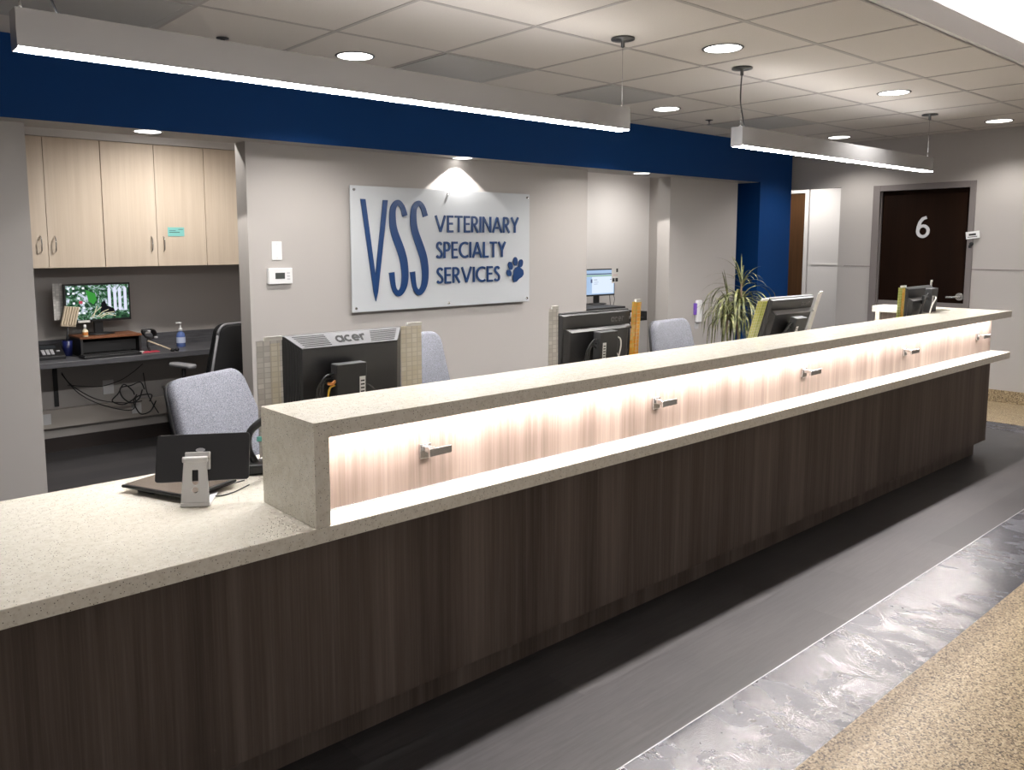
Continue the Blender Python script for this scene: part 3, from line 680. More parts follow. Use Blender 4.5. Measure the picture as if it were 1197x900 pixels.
mon1, R1, M21, y01 = monitor((1.575, 2.60, ZL + .001), .0, .03, 'black monitor with silver vented strip on its back, at the waterfall end of the bar', 'vent')
cablegroup(mon1, M21, y01, white=False)
m = MB(YEL).tube([M21 @ Vector(p) for p in [(-.062, y01 - .03, .01), (-.085, y01 - .035, .005), (-.09, y01 - .03, -.03), (-.085, y01 - .02, -.09)]], .0035); m.use(ORA).tube([M21 @ Vector(p) for p in [(-.062, y01 - .03, .025), (-.08, y01 - .04, .02), (-.09, y01 - .03, .02)]], .006)
m.build('yellow_cable', mon1)
m = MB(BLACK).tube([M21 @ Vector(p) for p in [(.062, y01 - .01, .0), (.1, y01, -.01), (.14, y01 + .02, -.04), (.17, y01 + .02, -.09)]], .002); m.build('thin_cable', mon1)
mon2, R2, M22, y02 = monitor((2.945, 2.60, ZL + .001), .0, .05, 'black monitor with two white cables, in front of the grey wall corner', 'dark', -.005)
cablegroup(mon2, M22, y02)
mon3, R3, M23, y03 = monitor((4.71, 2.60, ZL + .001), -.02, .27, 'backward-leaning black monitor beside the potted plant', 'ledge')
cablegroup(mon3, M23, y03, white=False)
m = MB(CABLEW).tube([M23 @ Vector(p) for p in [(.062, y03 - .02, -.03), (.09, y03 - .02, -.05), (.08, y03 - .03, -.07), (.12, y03, -.075)]], .003); m.build('white_cable', mon3)
mon4, R4, M24, y04 = monitor((6.12, 2.385, ZL + .012), .05, .05, 'farthest black monitor, in front of the door marked 6', 'ledge', .075)
m = MB(CABLEW).tube([M24 @ Vector(p) for p in [(-.01, y04 - .05, .03), (-.05, y04 - .07, .02), (-.08, y04 - .06, -.03), (-.085, y04 - .05, -.1)]], .0045); m.build('white_cable', mon4)
cablegroup(mon4, M24, y04, white=False)

# schedule sheets clipped beside the screens
def sheet(loc, w, h, mat, label, rz=0, lean=0, mat2=None, shear=0, grp='schedule sheets beside the monitors', slip=True):
    t = thing('schedule_sheet', label, 'paper sheet', loc, rot=(lean, 0, rz), group=grp)
    m = MB(mat); A = [(0, 0, 0), (w, 0, 0), (w + shear, 0, h), (shear, 0, h)]
    m.hexa([Vector(p) + Vector((0, .0015, 0)) for p in A], [Vector(p) - Vector((0, .0, 0)) for p in A]); m.build('page', t)
    if mat2:
        B = [(w * .52, -.001, h * .03), (w * .9, -.001, h * .03), (w * .9 + shear, -.001, h * .97), (w * .52 + shear, -.001, h * .97)]
        m = MB(mat2).hexa([Vector(p) for p in B], [Vector(p) - Vector((0, .0008, 0)) for p in B]); m.build('printed_strip', t)
    m = MB(PAPER).box(w * .3 + shear, w + shear * 1.02, -.004, .004, h - .002, h + .012); m.build('clip_edge', t)
    return t
sheet((1.228, 2.608, .80), .096, .405, SH_GREY, 'grey plastic-sleeved schedule sheet left of the silver-vented monitor', lean=.0, mat2=SH_BEIGE)
sheet((1.827, 2.608, .80), .100, .416, SH_BEIGE, 'beige schedule sheet right of the silver-vented monitor')
sheet((2.622, 2.59, .84), .062, .402, SH_GREY, 'pale grey schedule sheet left of the monitor with white cables')
sheet((3.172, 2.575, .985), .070, .262, SH_ORA, 'orange schedule sheet right of the monitor with white cables', mat2=SH_ORA2, shear=.02)
sheet((4.325, 2.665, .84), .105, .372, SH_YEL, 'yellow-green schedule sheet leaning at the left of the plant-side monitor', mat2=SH_GRN, lean=.27)
sheet((5.045, 2.66, .90), .05, .325, PAPER, 'narrow white sheet right of the plant-side monitor', lean=.27)
sheet((5.745, 2.375, .90), .11, .33, SH_GRN, 'orange and green schedule sheet left of the farthest monitor', lean=-.0, shear=.02, mat2=SH_ORA)
sheet((6.385, 2.41, 1.055), .03, .195, PAPER, 'narrow white sheet right of the farthest monitor', shear=.0)

# ================================================================== OFFICE CHAIRS
def chair(loc, rz, tilt, label, mat=FAB, shellm=BLACKM, W=.46, zs=.47, zt=1.04, mesh=False, arm=True):
    """local -Y is the way the sitter faces"""
    t = thing('office_chair', label, 'chair', loc, rz)
    M = Matrix.Translation((0, .20, zs + .04)) @ Matrix.Rotation(-tilt, 4, 'X')
    H = (zt - zs - .04) / math.cos(tilt)
    def outline(k, y, top=.82, r=.07):
        w0, w1 = W / 2 * k, W / 2 * k * top; z1 = H * (1 if k == 1 else 1) - (1 - k) * .2; z0 = (1 - k) * .2
        pts = []
        for cx, cz, a0 in ((w1 - r, z1 - r, 0), (-w1 + r, z1 - r, 90), (-w0 + r, z0 + r, 180), (w0 - r, z0 + r, 270)):
            for a in range(0, 91, 15): pts.append((cx + r * math.cos(math.radians(a0 + a)), y, cz + r * math.sin(math.radians(a0 + a))))
        return pts
    def loft(mb, rings):
        mb.smooth = True; R = [[mb.bm.verts.new(M @ Vector((p[0], p[1] + .035 * (1 - (p[0] / (W / 2)) ** 2) - .035, p[2]))) for p in r] for r in rings]
        for a, b in zip(R, R[1:]):
            for i in range(len(a)): mb._f([a[i], a[(i + 1) % len(a)], b[(i + 1) % len(a)], b[i]], True)
        for r in (R[0], R[-1]):
            c = mb.bm.verts.new(sum((v.co for v in r), Vector()) / len(r))
            for i in range(len(r)): mb._f([r[i], r[(i + 1) % len(r)], c], True)
        mb.smooth = False
    m = MB(mat); loft(m, [outline(.90, -.050), outline(.96, -.046), outline(1, -.034), outline(1, .0)]); m.build('backrest', t)
    m = MB(shellm); loft(m, [outline(1.005, .0005), outline(1.0, .016), outline(.93, .026)]); m.build('back_shell', t)
    if mesh:
        m = MB(SILV); P = [M @ Vector((p[0], p[1] - .012, p[2])) for p in outline(1.01, .012)]; m.tube(P + [P[0]], .009, 8, 1); m.build('back_frame', t)
    m = MB(mat)
    def rr(w, d, z, r=.08, y=-.06): return [(cx + r * math.cos(math.radians(a0 + a)), y + cy + r * math.sin(math.radians(a0 + a)), z) for cx, cy, a0 in ((w - r, d - r, 0), (-w + r, d - r, 90), (-w + r, -d + r, 180), (w - r, -d + r, 270)) for a in range(0, 91, 15)]
    def loft2(mb, rings):
        R = [[mb.bm.verts.new(p) for p in r] for r in rings]
        for a, b in zip(R, R[1:]):
            for i in range(len(a)): mb._f([a[i], a[(i + 1) % len(a)], b[(i + 1) % len(a)], b[i]], True)
        mb._f(R[0][::-1]); mb._f(R[-1])
    loft2(m, [rr(.23, .22, zs - .055), rr(.245, .235, zs - .04), rr(.245, .235, zs - .01), rr(.225, .215, zs)]); m.build('seat', t)
    m = MB(BLACKM).box(-.11, .11, -.15, .10, zs - .085, zs - .056).box(-.03, .03, .08, .235, zs - .085, zs - .065).box(-.03, .03, .215, .235, zs - .08, zs + .15); m.build('mechanism', t, .004)
    MB(DARKMET).cyl((0, -.03, .10), (0, -.03, zs - .085), .024).build('gas_column', t)
    for k in range(5):
        a = 2 * PI * k / 5 + .3; dx, dy = math.cos(a), math.sin(a)
        m = MB(BLACK).tube([(dx * .02, -.03 + dy * .02, .115), (dx * .18, -.03 + dy * .18, .10), (dx * .30, -.03 + dy * .30, .075)], .016, 8, 3)
        lg = m.build('leg', t)
        MB(BLACKM).cyl((dx * .30 - dy * .022, -.03 + dy * .30 + dx * .022, .028), (dx * .30 + dy * .022, -.03 + dy * .30 - dx * .022, .028), .027).cyl((dx * .3, -.03 + dy * .3, .04), (dx * .3, -.03 + dy * .3, .08), .006).build('caster', lg)
    if arm:
        for s in (-1, 1):
            m = MB(BLACKM).tube([(s * .20, -.05, zs - .07), (s * .265, -.05, zs - .04), (s * .275, -.05, zs + .10), (s * .275, -.05, zs + .19)], .014, 8, 4)
            ar = m.build('armrest', t)
            m = MB(BLACKM if not mesh else SILV); loft2(m, [[(s * .275 + x * .9, y, z) for x, y, z in [(p[0], p[1] + .0, zs + .185) for p in rr(.036, .12, 0, .03, -.06)]], [(s * .275 + p[0], p[1], zs + .20) for p in rr(.04, .125, 0, .035, -.06)], [(s * .275 + p[0] * .9, p[1], zs + .212) for p in rr(.036, .12, 0, .03, -.06)]]); m.build('arm_pad', ar)
    return t
chair((1.50, 3.10, 0), math.radians(26), .34, 'grey-blue fabric office chair behind the tablet stand', W=.53, zt=.975, arm=False)
chair((2.46, 3.15, 0), math.radians(4), .17, 'grey-blue fabric office chair half hidden by the silver-vented monitor', W=.48, zt=1.075, arm=False)
chair((4.42, 3.0, 0), math.radians(2), .17, 'grey-blue fabric office chair between the second monitor and the plant', W=.48, zt=1.035, arm=False)
chair((2.40, 5.68, 0), math.radians(195), .12, 'black mesh office chair with silver rim at the alcove desk', mat=MESHB, W=.50, zs=.50, zt=.99, mesh=True)

# ================================================================== TABLETS ON THE LEFT COUNTER
zt = ZL + .001
t = thing('tablet_stand', 'white metal tablet stand with slotted leg holding the upright tablet', 'stand', (.905, 2.37, zt), math.radians(-33))
# local +Y points to the staff; leg leans
def slab(mb, pts, thick, M):       # outline with holes handled as strips
    mb.prism(pts, -thick / 2, thick / 2, M)
lean = math.radians(10)
M = Matrix.Translation((0, 0, 0)) @ Matrix.Rotation(PI / 2 - lean, 4, 'X')
STW = plain('white_painted_metal', (.72, .71, .70), .4)
m = MB(STW)
w0, w1, h = .042, .033, .135
def wv(v): return w0 + (w1 - w0) * v / h
# plate with an upright slot (half-width .0085, .062-.098) and a round hole (.042)
def plate_with_holes(mb, M, th=.005):
    import math as mm
    N = 16; slot = [(.0095 * math.cos(a), (.104 if math.sin(a) >= 0 else .072) + .0095 * math.sin(a)) for a in [2 * PI * (k + .5) / N for k in range(N)]]
    hole = [(.0095 * math.cos(a), .048 + .0095 * math.sin(a)) for a in [2 * PI * (k + .5) / N for k in range(N)]]
    def band(loop, z0, z1):
        ext = []
        cx = 0; cy = sum(p[1] for p in loop) / len(loop)
        for p in loop:
            dx, dy = p[0] - cx, p[1] - cy; best = 9
            for lim in ('r', 'l', 't', 'b'):
                if lim in 'rl':
                    # side line x = +-wv(y)
                    sgn = 1 if lim == 'r' else -1; k = (w1 - w0) / h
                    den = dx - sgn * k * dy
                    if abs(den) > 1e-9:
                        s_ = (sgn * (w0 + k * cy)) / den
                        if s_ > 0: best = min(best, s_)
                else:
                    lv = z1 if lim == 't' else z0
                    if abs(dy) > 1e-9:
                        s_ = (lv - cy) / dy
                        if s_ > 0: best = min(best, s_)
            ext.append((dx * best, cy + dy * best))
        # add the corners by duplicating boundary: build quads loop->ext
        corners = [(wv(z1), z1), (-wv(z1), z1), (-wv(z0), z0), (wv(z0), z0)]
        n = len(loop)
        for z_ in (-th / 2, th / 2):
            Lv = [mb.bm.verts.new(M @ Vector((p[0], p[1], z_))) for p in loop]; Ev = [mb.bm.verts.new(M @ Vector((p[0], p[1], z_))) for p in ext]
            for i in range(n):
                j = (i + 1) % n; a, b = ext[i], ext[j]; extra = []
                for c in corners:
                    a0 = math.atan2(a[1] - cy, a[0]); a1 = math.atan2(b[1] - cy, b[0]); ac = math.atan2(c[1] - cy, c[0])
                    d = (a1 - a0) % (2 * PI); e = (ac - a0) % (2 * PI)
                    if 1e-6 < e < d - 1e-6: extra.append((e, mb.bm.verts.new(M @ Vector((c[0], c[1], z_)))))
                mb._f([Lv[i], Lv[j], Ev[j]] + [q[1] for q in sorted(extra, key=lambda q: -q[0])] + [Ev[i]], False)
        for i in range(n):
            j = (i + 1) % n
            q = [mb.bm.verts.new(M @ Vector((loop[k][0], loop[k][1], z_))) for k, z_ in ((i, -th / 2), (j, -th / 2), (j, th / 2), (i, th / 2))]; mb._f(q, True)
    band(hole, .018, .0605); band(slot, .0605, .118)
    for a, b in ((0, .018), (.118, .135)): mb.prism([(-wv(a), a), (wv(a), a), (wv(b), b), (-wv(b), b)], -th / 2, th / 2, M)
    for sgn in (1, -1):   # rims
        mb.prism([(sgn * wv(0), 0), (sgn * (wv(0) - .0015), 0), (sgn * (wv(.135) - .0015), .135), (sgn * wv(.135), .135)], -th / 2 - .0004, th / 2 + .0004, M)
plate_with_holes(m, M)
leg = m.build('leg', t)
bmf = MB(STW).box(-.043, .043, -.002, .13, 0, .005).box(-.043, .043, -.006, .0, 0, .012); bmf.build('foot_plate', t, .0015)
ytop = math.sin(lean) * .135; ztop = math.cos(lean) * .135
m = MB(STW); m.cyl((-.036, ytop, ztop + .004), (.036, ytop, ztop + .004), .009, None, 18); m.build('hinge', t)
m = MB(STW)
MT = Matrix.Translation((.006, ytop + .018, ztop - .002)) @ Matrix.Rotation(math.radians(-14), 4, 'X')
m.box(-.037, .037, -.010, -.004, -.03, .022, MT); m.box(-.037, .037, -.016, -.004, .002, .024, MT); m.build('holder_plate', t, .003)
tt = thing('tablet_computer', 'large black tablet held upright by the white stand', 'tablet', (.905, 2.37, zt + .0), math.radians(-33))
MT2 = Matrix.Translation((.018, ytop + .022, ztop - .012)) @ Matrix.Rotation(math.radians(-24), 4, 'X') @ Matrix.Rotation(math.radians(-.3), 4, 'Y') @ Matrix.Translation((0, 0, .016))
RT = MT2 @ facing_minus_y(0, 0, 0)
def rrect(w, h, r): return [(cx + r * math.cos(math.radians(a0 + a)), cy + r * math.sin(math.radians(a0 + a))) for cx, cy, a0 in ((w - r, h - r, 0), (-w + r, h - r, 90), (-w + r, -h + r, 180), (w - r, -h + r, 270)) for a in range(0, 91, 15)]
MB(SHELL).prism(rrect(.137, .072, .010), -.004, .004, RT).build('body', tt, .002, 3)
MB(plain('dark_glass', (.01, .01, .012), .08)).box(-.130, .130, .004, .0048, -.066, .066, MT2).build('screen', tt)
MB(GPL).prism(ell(-.008, .022, .014, .006), 0, .0008, MT2 @ facing_minus_y(0, -.004, -.0)).build('badge', tt)
# flat tablet below
tf = thing('flat_tablet', 'black tablet lying screen-up on the counter under the white stand', 'tablet', (.936, 2.575, zt), rot=(0, 0, math.radians(-67)))
MB(BLACK).box(-.143, .143, -.105, .105, .014, .024).build('body', tf, .004, 3)
MB(plain('reflective_glass', (.05, .04, .04), .08)).box(-.133, .133, -.095, .095, .024, .0246).build('screen', tf)
MB(BLACKM).box(-.10, -.03, -.08, .08, 0, .014).build('kickstand', tf, .002)
# cables and small phone behind the waterfall end
m = MB(BLACK)
m.tube([(1.078 + .04, 2.46, zt + .004), (1.05, 2.42, zt + .003), (1.0, 2.41, zt + .003), (.975, 2.44, zt + .003), (1.0, 2.48, zt + .003), (1.06, 2.50, zt + .004), (1.13, 2.52, zt + .004)], .002)
tag(m.build('thin_cable'), 'thin black looped cable on the counter beside the waterfall end', 'cable')
m = MB(CABLEW)
m.tube([(.99, 2.54, zt + .004), (1.03, 2.52, zt + .003), (1.08, 2.53, zt + .004), (1.14, 2.56, zt + .004)], .0025); m.tube([(1.0, 2.56, zt + .006), (1.05, 2.545, zt + .003), (1.12, 2.58, zt + .004)], .0025)
tag(m.build('charging_cable'), 'white charging cables lying behind the flat tablet', 'cable')
t = thing('desk_phone', 'black cordless handset with teal display behind the waterfall end', 'phone', (1.215, 2.60, zt), math.radians(-25))
MB(BLACK).box(-.055, .055, -.05, .05, 0, .035).build('cradle', t, .008)
m = MB(BLACK).tube([(-.0, -.0, .02), (-.028, .005, .08), (-.02, .01, .14), (.03, .015, .18)], lambda k: .013, 10, 5); m.build('handset', t)
MB(plain('teal_lcd', (.15, .55, .5), .3)).box(-.0, .05, -.02, -.012, .11, .125).build('display', t)
m = MB(WPL).box(1.075, 1.12, 2.79, 2.795, zt, zt + .085); 
tag(m.build('paper_card'), 'small white card standing behind the upright tablet', 'card')
t = thing('computer_mouse', 'grey computer mouse on the counter behind the upright tablet', 'mouse', (1.085, 2.64, zt), math.radians(-40))
m = MB(SILV).lathe([(.034, 0), (.034, .010), (.028, .022), (.014, .030), (.001, .032)], Matrix.Diagonal((1, 1.6, 1, 1)), 24); m.build('body', t)
MB(BLACK).cyl((0, -.028, .022), (0, -.02, .031), .004).build('scroll_wheel', t)

# ================================================================== ALCOVE: CUPBOARDS
units = [((1.085, 1.829), 'pale wood double wall cupboard at the left end, partly behind the grey partition', (1.085, 1.459, 1.829)),
         ((1.831, 2.584), 'pale wood double wall cupboard with the teal note, in the middle of the row', (1.831, 2.207, 2.584)),
         ((2.586, 3.19), 'pale wood wall cupboard at the right end, next to the sign wall', (2.586, 2.96, 3.19))]
for (a, b), lab, (p, q, r) in units:
    t = thing('wall_cupboard', lab, 'cupboard', (a, 6.30, 1.377), group='pale wood wall cupboards in the alcove')
    W = b - a
    MB(MAPLE).box(0.001, W - .001, .02, .349, 0, .90).build('body', t)
    for (u, v, hs) in ((p, q, 1), (q, r, -1)):
        d = MB(MAPLE).box(u - a + .0015, v - a - .0015, 0, .019, .0, .895).build('door', t, .0015)
        hx = (v - a - .045) if hs == 1 else (u - a + .045)
        m = MB(CHROME).tube([(hx, 0, .11), (hx, -.022, .125), (hx, -.028, .165), (hx, -.022, .205), (hx, 0, .22)], .0042, 8, 4); m.build('handle', d)
MBb = MB(WALLW).box(.5, 3.2, 6.30, 6.65, 2.278, ZC - .003)
struct(MBb.build('trim_6'))
t = thing('sticky_note', 'small teal note stuck on the cupboard door', 'note', (2.287, 6.2985, 1.60))
MB(TEAL).box(0, .125, -.0012, 0, 0, .068).build('page', t)
MB(INK).box(.01, .09, -.0018, -.0012, .028, .032).box(.01, .06, -.0018, -.0012, .042, .045).box(.08, .115, -.0018, -.0012, .05, .053).build('handwriting', t)

# desk
t = thing('alcove_desk', 'charcoal wall-mounted desk top in the alcove under the cupboards', 'desk', (1.5, 6.35, .74))
rel(MB(DESK).box(.4, 3.199, 6.10, 6.649, .70, .74), 'desk_top', t, bevel=.003)
rel(MB(DESK).box(.4, 3.199, 6.632, 6.649, .7402, .84), 'backsplash', t)
for bx in (1.53, 2.85):
    m = MB(BLACKM).box(bx - .015, bx + .015, 6.637, 6.649, .34, .70).box(bx - .015, bx + .015, 6.30, 6.637, .688, .70)
    m.prism([(6.637, .60), (6.637, .688), (6.55, .688)], bx - .003, bx + .003, Matrix(((0, 0, 1, 0), (1, 0, 0, 0), (0, 1, 0, 0), (0, 0, 0, 1))))
    rel(m, 'bracket', t)
# raceway
t = thing('cable_raceway', 'beige wall raceway running below the alcove desk', 'raceway', (1.5, 6.62, .2))
rel(MB(plain('beige_raceway', (.44, .40, .36), .5)).box(.4, 3.199, 6.60, 6.649, .185, .325), 'channel', t, bevel=.004)
for ox in (1.40, 2.05):
    o = rel(MB(WPL).box(ox, ox + .075, 6.594, 6.60, .22, .30), 'outlet', t, bevel=.002)
m = MB(WPL).box(1.86, 1.94, 6.642, 6.65, .39, .50)
tag(m.build('wall_outlet', bevel=.002), 'white wall outlet with plugs under the alcove desk', 'outlet')
m = MB(BLACK)
random.seed(3)
m.tube([(1.56, 6.58, .60), (1.62, 6.56, .50), (1.78, 6.52, .38), (1.98, 6.5, .33), (2.1, 6.5, .33)], .004)
m.tube([(1.56, 6.58, .59), (1.66, 6.55, .44), (1.82, 6.52, .33), (2.02, 6.5, .27), (2.06, 6.52, .36)], .004)
m.tube([(1.60, 6.6, .50), (1.8, 6.56, .47), (1.95, 6.54, .50), (2.05, 6.52, .56), (2.12, 6.5, .62)], .003)
for k in range(3):
    cx, cz = 1.98 + random.uniform(-.05, .16), .36 + random.uniform(-.06, .1)
    m.tube([(cx + random.uniform(.04, .11) * math.cos(a), 6.5 + .01 * k % .05, cz + random.uniform(.04, .10) * math.sin(a)) for a in [2 * PI * j / 7 for j in range(8)]], .005)
m.tube([(2.12, 6.5, .55), (2.14, 6.5, .40), (2.18, 6.5, .30), (2.22, 6.49, .22)], .004)
tag(m.build('cable_tangle'), 'tangle of black cables hanging under the alcove desk', 'cables')
t = thing('waste_bin', 'black waste bin under the alcove desk', 'bin', (2.44, 6.42, 0))
m = MB(BLACK); m.hexa([(-.11, -.15, .002), (.11, -.15, .002), (.11, .15, .002), (-.11, .15, .002)], [(-.14, -.18, .40), (.14, -.18, .40), (.14, .18, .40), (-.14, .18, .40)]); m.build('body', t, .01)
m = MB(SILV); m.tube([(-.145, -.185, .405), (.145, -.185, .405), (.145, .185, .405), (-.145, .185, .405), (-.145, -.185, .405)], .006, 8, 1); m.build('rim', t)

# ---- desk items
zd = .7405
t = thing('riser_shelf', 'black monitor riser with reddish wood top on the alcove desk', 'monitor riser', (1.83, 6.42, zd))
MB(REDWOOD).box(-.21, .22, -.15, .15, .125, .14).build('shelf_board', t, .002)
m = MB(BLACKM).box(-.205, -.19, -.145, .145, 0, .125).box(.20, .215, -.145, .145, 0, .125).box(-.19, .20, .13, .145, 0, .125); m.build('frame', t)
MB(BLACKM).box(-.18, .19, -.10, .12, .02, .10).build('drawer', t, .004)
t = thing('desk_monitor', 'lit monitor showing a leafy garden desktop on the alcove desk', 'monitor', (1.80, 6.44, zd + .141), math.radians(4))
MB(BLACK).box(-.235, .235, -.012, .015, .095, .375).build('bezel', t, .003)
def scrm():
    m = bpy.data.materials.new('garden_wallpaper'); m.use_nodes = True; nt = m.node_tree; nt.nodes.remove(nt.nodes['Principled BSDF'])
    n = noise(nt, mapping(nt, (1, 1, 1)).outputs[0], 16, 5, .7, 1.5)
    r = ramp(nt, [(.3, (.004, .006, .005)), (.45, (.02, .05, .03)), (.53, (.08, .22, .10)), (.58, (.5, .55, .65)), (.68, (.75, .78, .95))]); nt.links.new(n.outputs['Fac'], r.inputs[0])
    e = nt.nodes.new('ShaderNodeEmission'); nt.links.new(r.outputs[0], e.inputs[0]); e.inputs[1].default_value = .9; nt.links.new(e.outputs[0], nt.nodes['Material Output'].inputs[0]); return m
sc = MB(scrm()).box(-.222, .222, -.0128, -.012, .112, .362).build('screen', t)
m = MB(emis('screen_white', (.8, .85, .95), 1.0))
for c in range(4):
    for rr_ in range(6):
        if random.random() < .8: m.box(-.212 + c * .034, -.196 + c * .034, -.0136, -.0129, .335 - rr_ * .036, .350 - rr_ * .036)
m.build('desktop_icons', sc); m = MB(emis('screen_fence', (.72, .74, .92), .95))
for k, x in enumerate((.07, .11, .145, .185)):
    m.prism([(x, .17), (x + .022, .17), (x + .022, .33), (x + .011, .348), (x, .33)], 0, .0006, facing_minus_y(0, -.0129, 0))
m.build('fence_picture', sc); m = MB(emis('screen_leaf', (.05, .30, .05), .9))
m.prism([(-.085, .33), (-.02, .30), (-.01, .255), (-.035, .22), (-.07, .25)], 0, .0008, facing_minus_y(0, -.0134, 0))
m.build('leaf_picture', sc); m = MB(emis('screen_cat', (.008, .008, .01), 1)); m.prism([(.01, .16), (.02, .23), (.045, .25), (.06, .21), (.11, .185), (.12, .15)], 0, .001, facing_minus_y(0, -.0134, 0))
m.build('dark_shape', sc); m = MB(emis('screen_branch', (.65, .6, .42), .9))
for a in ((-.06, .12, .02, .20), (-.02, .125, .07, .18), (0, .13, .11, .16), (-.04, .12, -.01, .21), (.03, .14, .12, .13), (.01, .12, .09, .145)): m.ribbon([(a[0], a[1]), ((a[0] + a[2]) / 2, (a[1] + a[3]) / 2 + .01), (a[2], a[3])], .005, 0, .0008, facing_minus_y(0, -.0138, 0))
m.build('branch_picture', sc); m = MB(emis('screen_red', (.6, .08, .12), .8)); m.box(-.135, -.11, -.0136, -.0129, .23, .25)
m.build('red_flower', sc)
m = MB(BLACK).box(-.03, .03, .0, .03, .01, .12); m.build('stand_neck', t, .003)
m = MB(BLACK).lathe([(.11, 0), (.11, .006), (.09, .011), (.02, .013)], Matrix.Diagonal((1, .7, 1, 1)), 28); m.build('stand_base', t)
tag(MB(SH_GREY).box(1.505, 1.57, 6.455, 6.457, 1.0, 1.262).build('notice_sheet'), 'grey sheet fixed to the left of the lit alcove monitor', 'paper sheet')
t = thing('office_phone', 'black multi-button desk phone at the left end of the alcove desk', 'phone', (1.425, 6.36, zd), math.radians(-4))
m = MB(BLACK).hexa([(-.12, -.10, 0), (.10, -.10, 0), (.10, .11, 0), (-.12, .11, 0)], [(-.12, -.10, .025), (.10, -.10, .025), (.10, .11, .09), (-.12, .11, .09)]); m.build('body', t, .004)
Rp = Matrix.Translation((0, -.10, .0255)) @ Matrix.Rotation(math.atan2(.065, .21), 4, 'X')
m = MB(GPL)
for i in range(4):
    for j in range(3): m.box(-.04 + j * .028, -.02 + j * .028, .03 + i * .022, .045 + i * .022, 0, .004, Rp)
m.box(.055, .075, .075, .09, 0, .004, Rp); m.build('keys', t)
MB(plain('phone_lcd', (.03, .035, .04), .2)).box(-.04, .06, .135, .185, 0, .003, Rp).build('display', t)
m = MB(BLACK).box(-.115, -.065, .005, .20, .002, .028, Rp); m.build('handset', t, .008)
t = thing('pen_cup', 'dark blue pen cup beside the desk phone', 'cup', (1.572, 6.42, zd))
MB(plain('navy_plastic', (.01, .015, .09), .35)).lathe([(.03, 0), (.035, .11), (.032, .11), (.028, .01)], None, 20).build('body', t)
t = thing('desk_brush', 'cream ribbed hand duster standing in the blue pen cup', 'duster', (1.560, 6.40, zd + .07), rot=(.05, .12, 0))
MB(BLACKM).cyl((0, 0, 0), (0, 0, .16), .006).build('handle', t)
m = MB(SKINY)
for k in range(6): m.hexa([(-.05 + k * .017, -.012, .155), (-.036 + k * .017, -.012, .155), (-.036 + k * .017, .012, .155), (-.05 + k * .017, .012, .155)], [(-.035 + k * .017, -.014, .29), (-.02 + k * .017, -.014, .29), (-.02 + k * .017, .014, .29), (-.035 + k * .017, .014, .29)])
m.box(-.05, .05, -.008, .008, .145, .16); m.build('head', t, .003)
t = thing('small_bottle', 'small cream bottle with orange label on the monitor riser', 'bottle', (1.665, 6.30, zd + .141))
MB(plain('cream_bottle', (.75, .68, .5), .35)).lathe([(.018, 0), (.02, .004), (.02, .045), (.009, .055), (.009, .06)], None, 20).build('body', t)
MB(WPL).lathe([(.010, .06), (.010, .085), (.007, .088)], None, 16).build('cap', t)
MB(ORA).lathe([(.0205, .012), (.0205, .035)], None, 20, False).build('label_band', t)
tag(MB(PAPER).box(1.62, 1.70, 6.29, 6.294, .985, 1.0).build('white_card'), 'narrow white card below the lit alcove screen', 'card')
t = thing('computer_keyboard', 'black keyboard on the alcove desk in front of the riser', 'keyboard', (1.80, 6.20, zd), math.radians(3))
MB(BLACK).box(-.2, .2, -.065, .06, .0, .018).build('case', t, .003)
m = MB(BLACKM)
for r0 in range(5):
    for c0 in range(18): m.box(-.192 + c0 * .0213, -.174 + c0 * .0213, -.057 + r0 * .022, -.039 + r0 * .022, .018, .024)
m.build('keys', t)
t = thing('hand_sanitizer', 'clear blue pump bottle of hand gel on the alcove desk', 'bottle', (2.395, 6.42, zd))
GELM = plain('blue_gel', (.25, .38, .85), .08, trans=.55)
MB(GELM).lathe([(.030, 0), (.034, .004), (.034, .085), (.028, .105), (.013, .118), (.013, .125)], None, 24).build('bottle', t)
m = MB(WPL).lathe([(.015, .122), (.015, .142), (.006, .146), (.005, .18), (.012, .182), (.012, .19)], None, 18).box(-.035, .0, -.006, .006, .183, .193); m.build('pump', t)
MB(plain('gel_label', (.55, .62, .8), .5)).lathe([(.0345, .03), (.0345, .075)], None, 24, False).build('label_band', t)
# headset and stick
t = thing('headset', 'black coiled headset hanging at the right of the monitor riser', 'headset', (2.085, 6.30, zd))
m = MB(BLACK)
for k in range(4): m.tube([(.03 + .045 * math.cos(a + k), -.02 + .02 * k, .13 + .035 * math.sin(a + k * .8)) for a in [2 * PI * j / 8 for j in range(9)]], .006)
m.tube([(.01, -.02, .10), (.0, -.04, .05), (.01, -.05, .005)], .008); m.build('band', t)
m = MB(GPL).lathe([(.012, 0), (.014, .01), (.0, .014)], Matrix.Translation((.01, -.05, .15)), 12).lathe([(.012, 0), (.014, .01), (.0, .014)], Matrix.Translation((.06, -.05, .10)), 12).build('ear_tip', t)
t = thing('grabber_stick', 'cream stick with black claw end lying across the alcove desk', 'stick', (2.08, 6.24, zd))
MB(SKINY).cyl((0, .0, .085), (.14, -.08, .016), .0055).build('rod', t)
MB(BLACK).lathe([(.012, 0), (.017, .012), (.010, .024)], Matrix.Translation((.15, -.085, 0)), 14).lathe([(.012, 0), (.017, .012), (.010, .024)], Matrix.Translation((.185, -.08, 0)), 14).build('claw', t)
tag(MB(RED).box(2.03, 2.15, 6.20, 6.27, zd, zd + .006).build('red_pad'), 'small red pad under the cream stick', 'pad')
tag(MB(PAPER).box(1.99, 2.04, 6.21, 6.25, zd + .0005, zd + .012).build('paper_note'), 'crumpled white note next to the red pad', 'note')

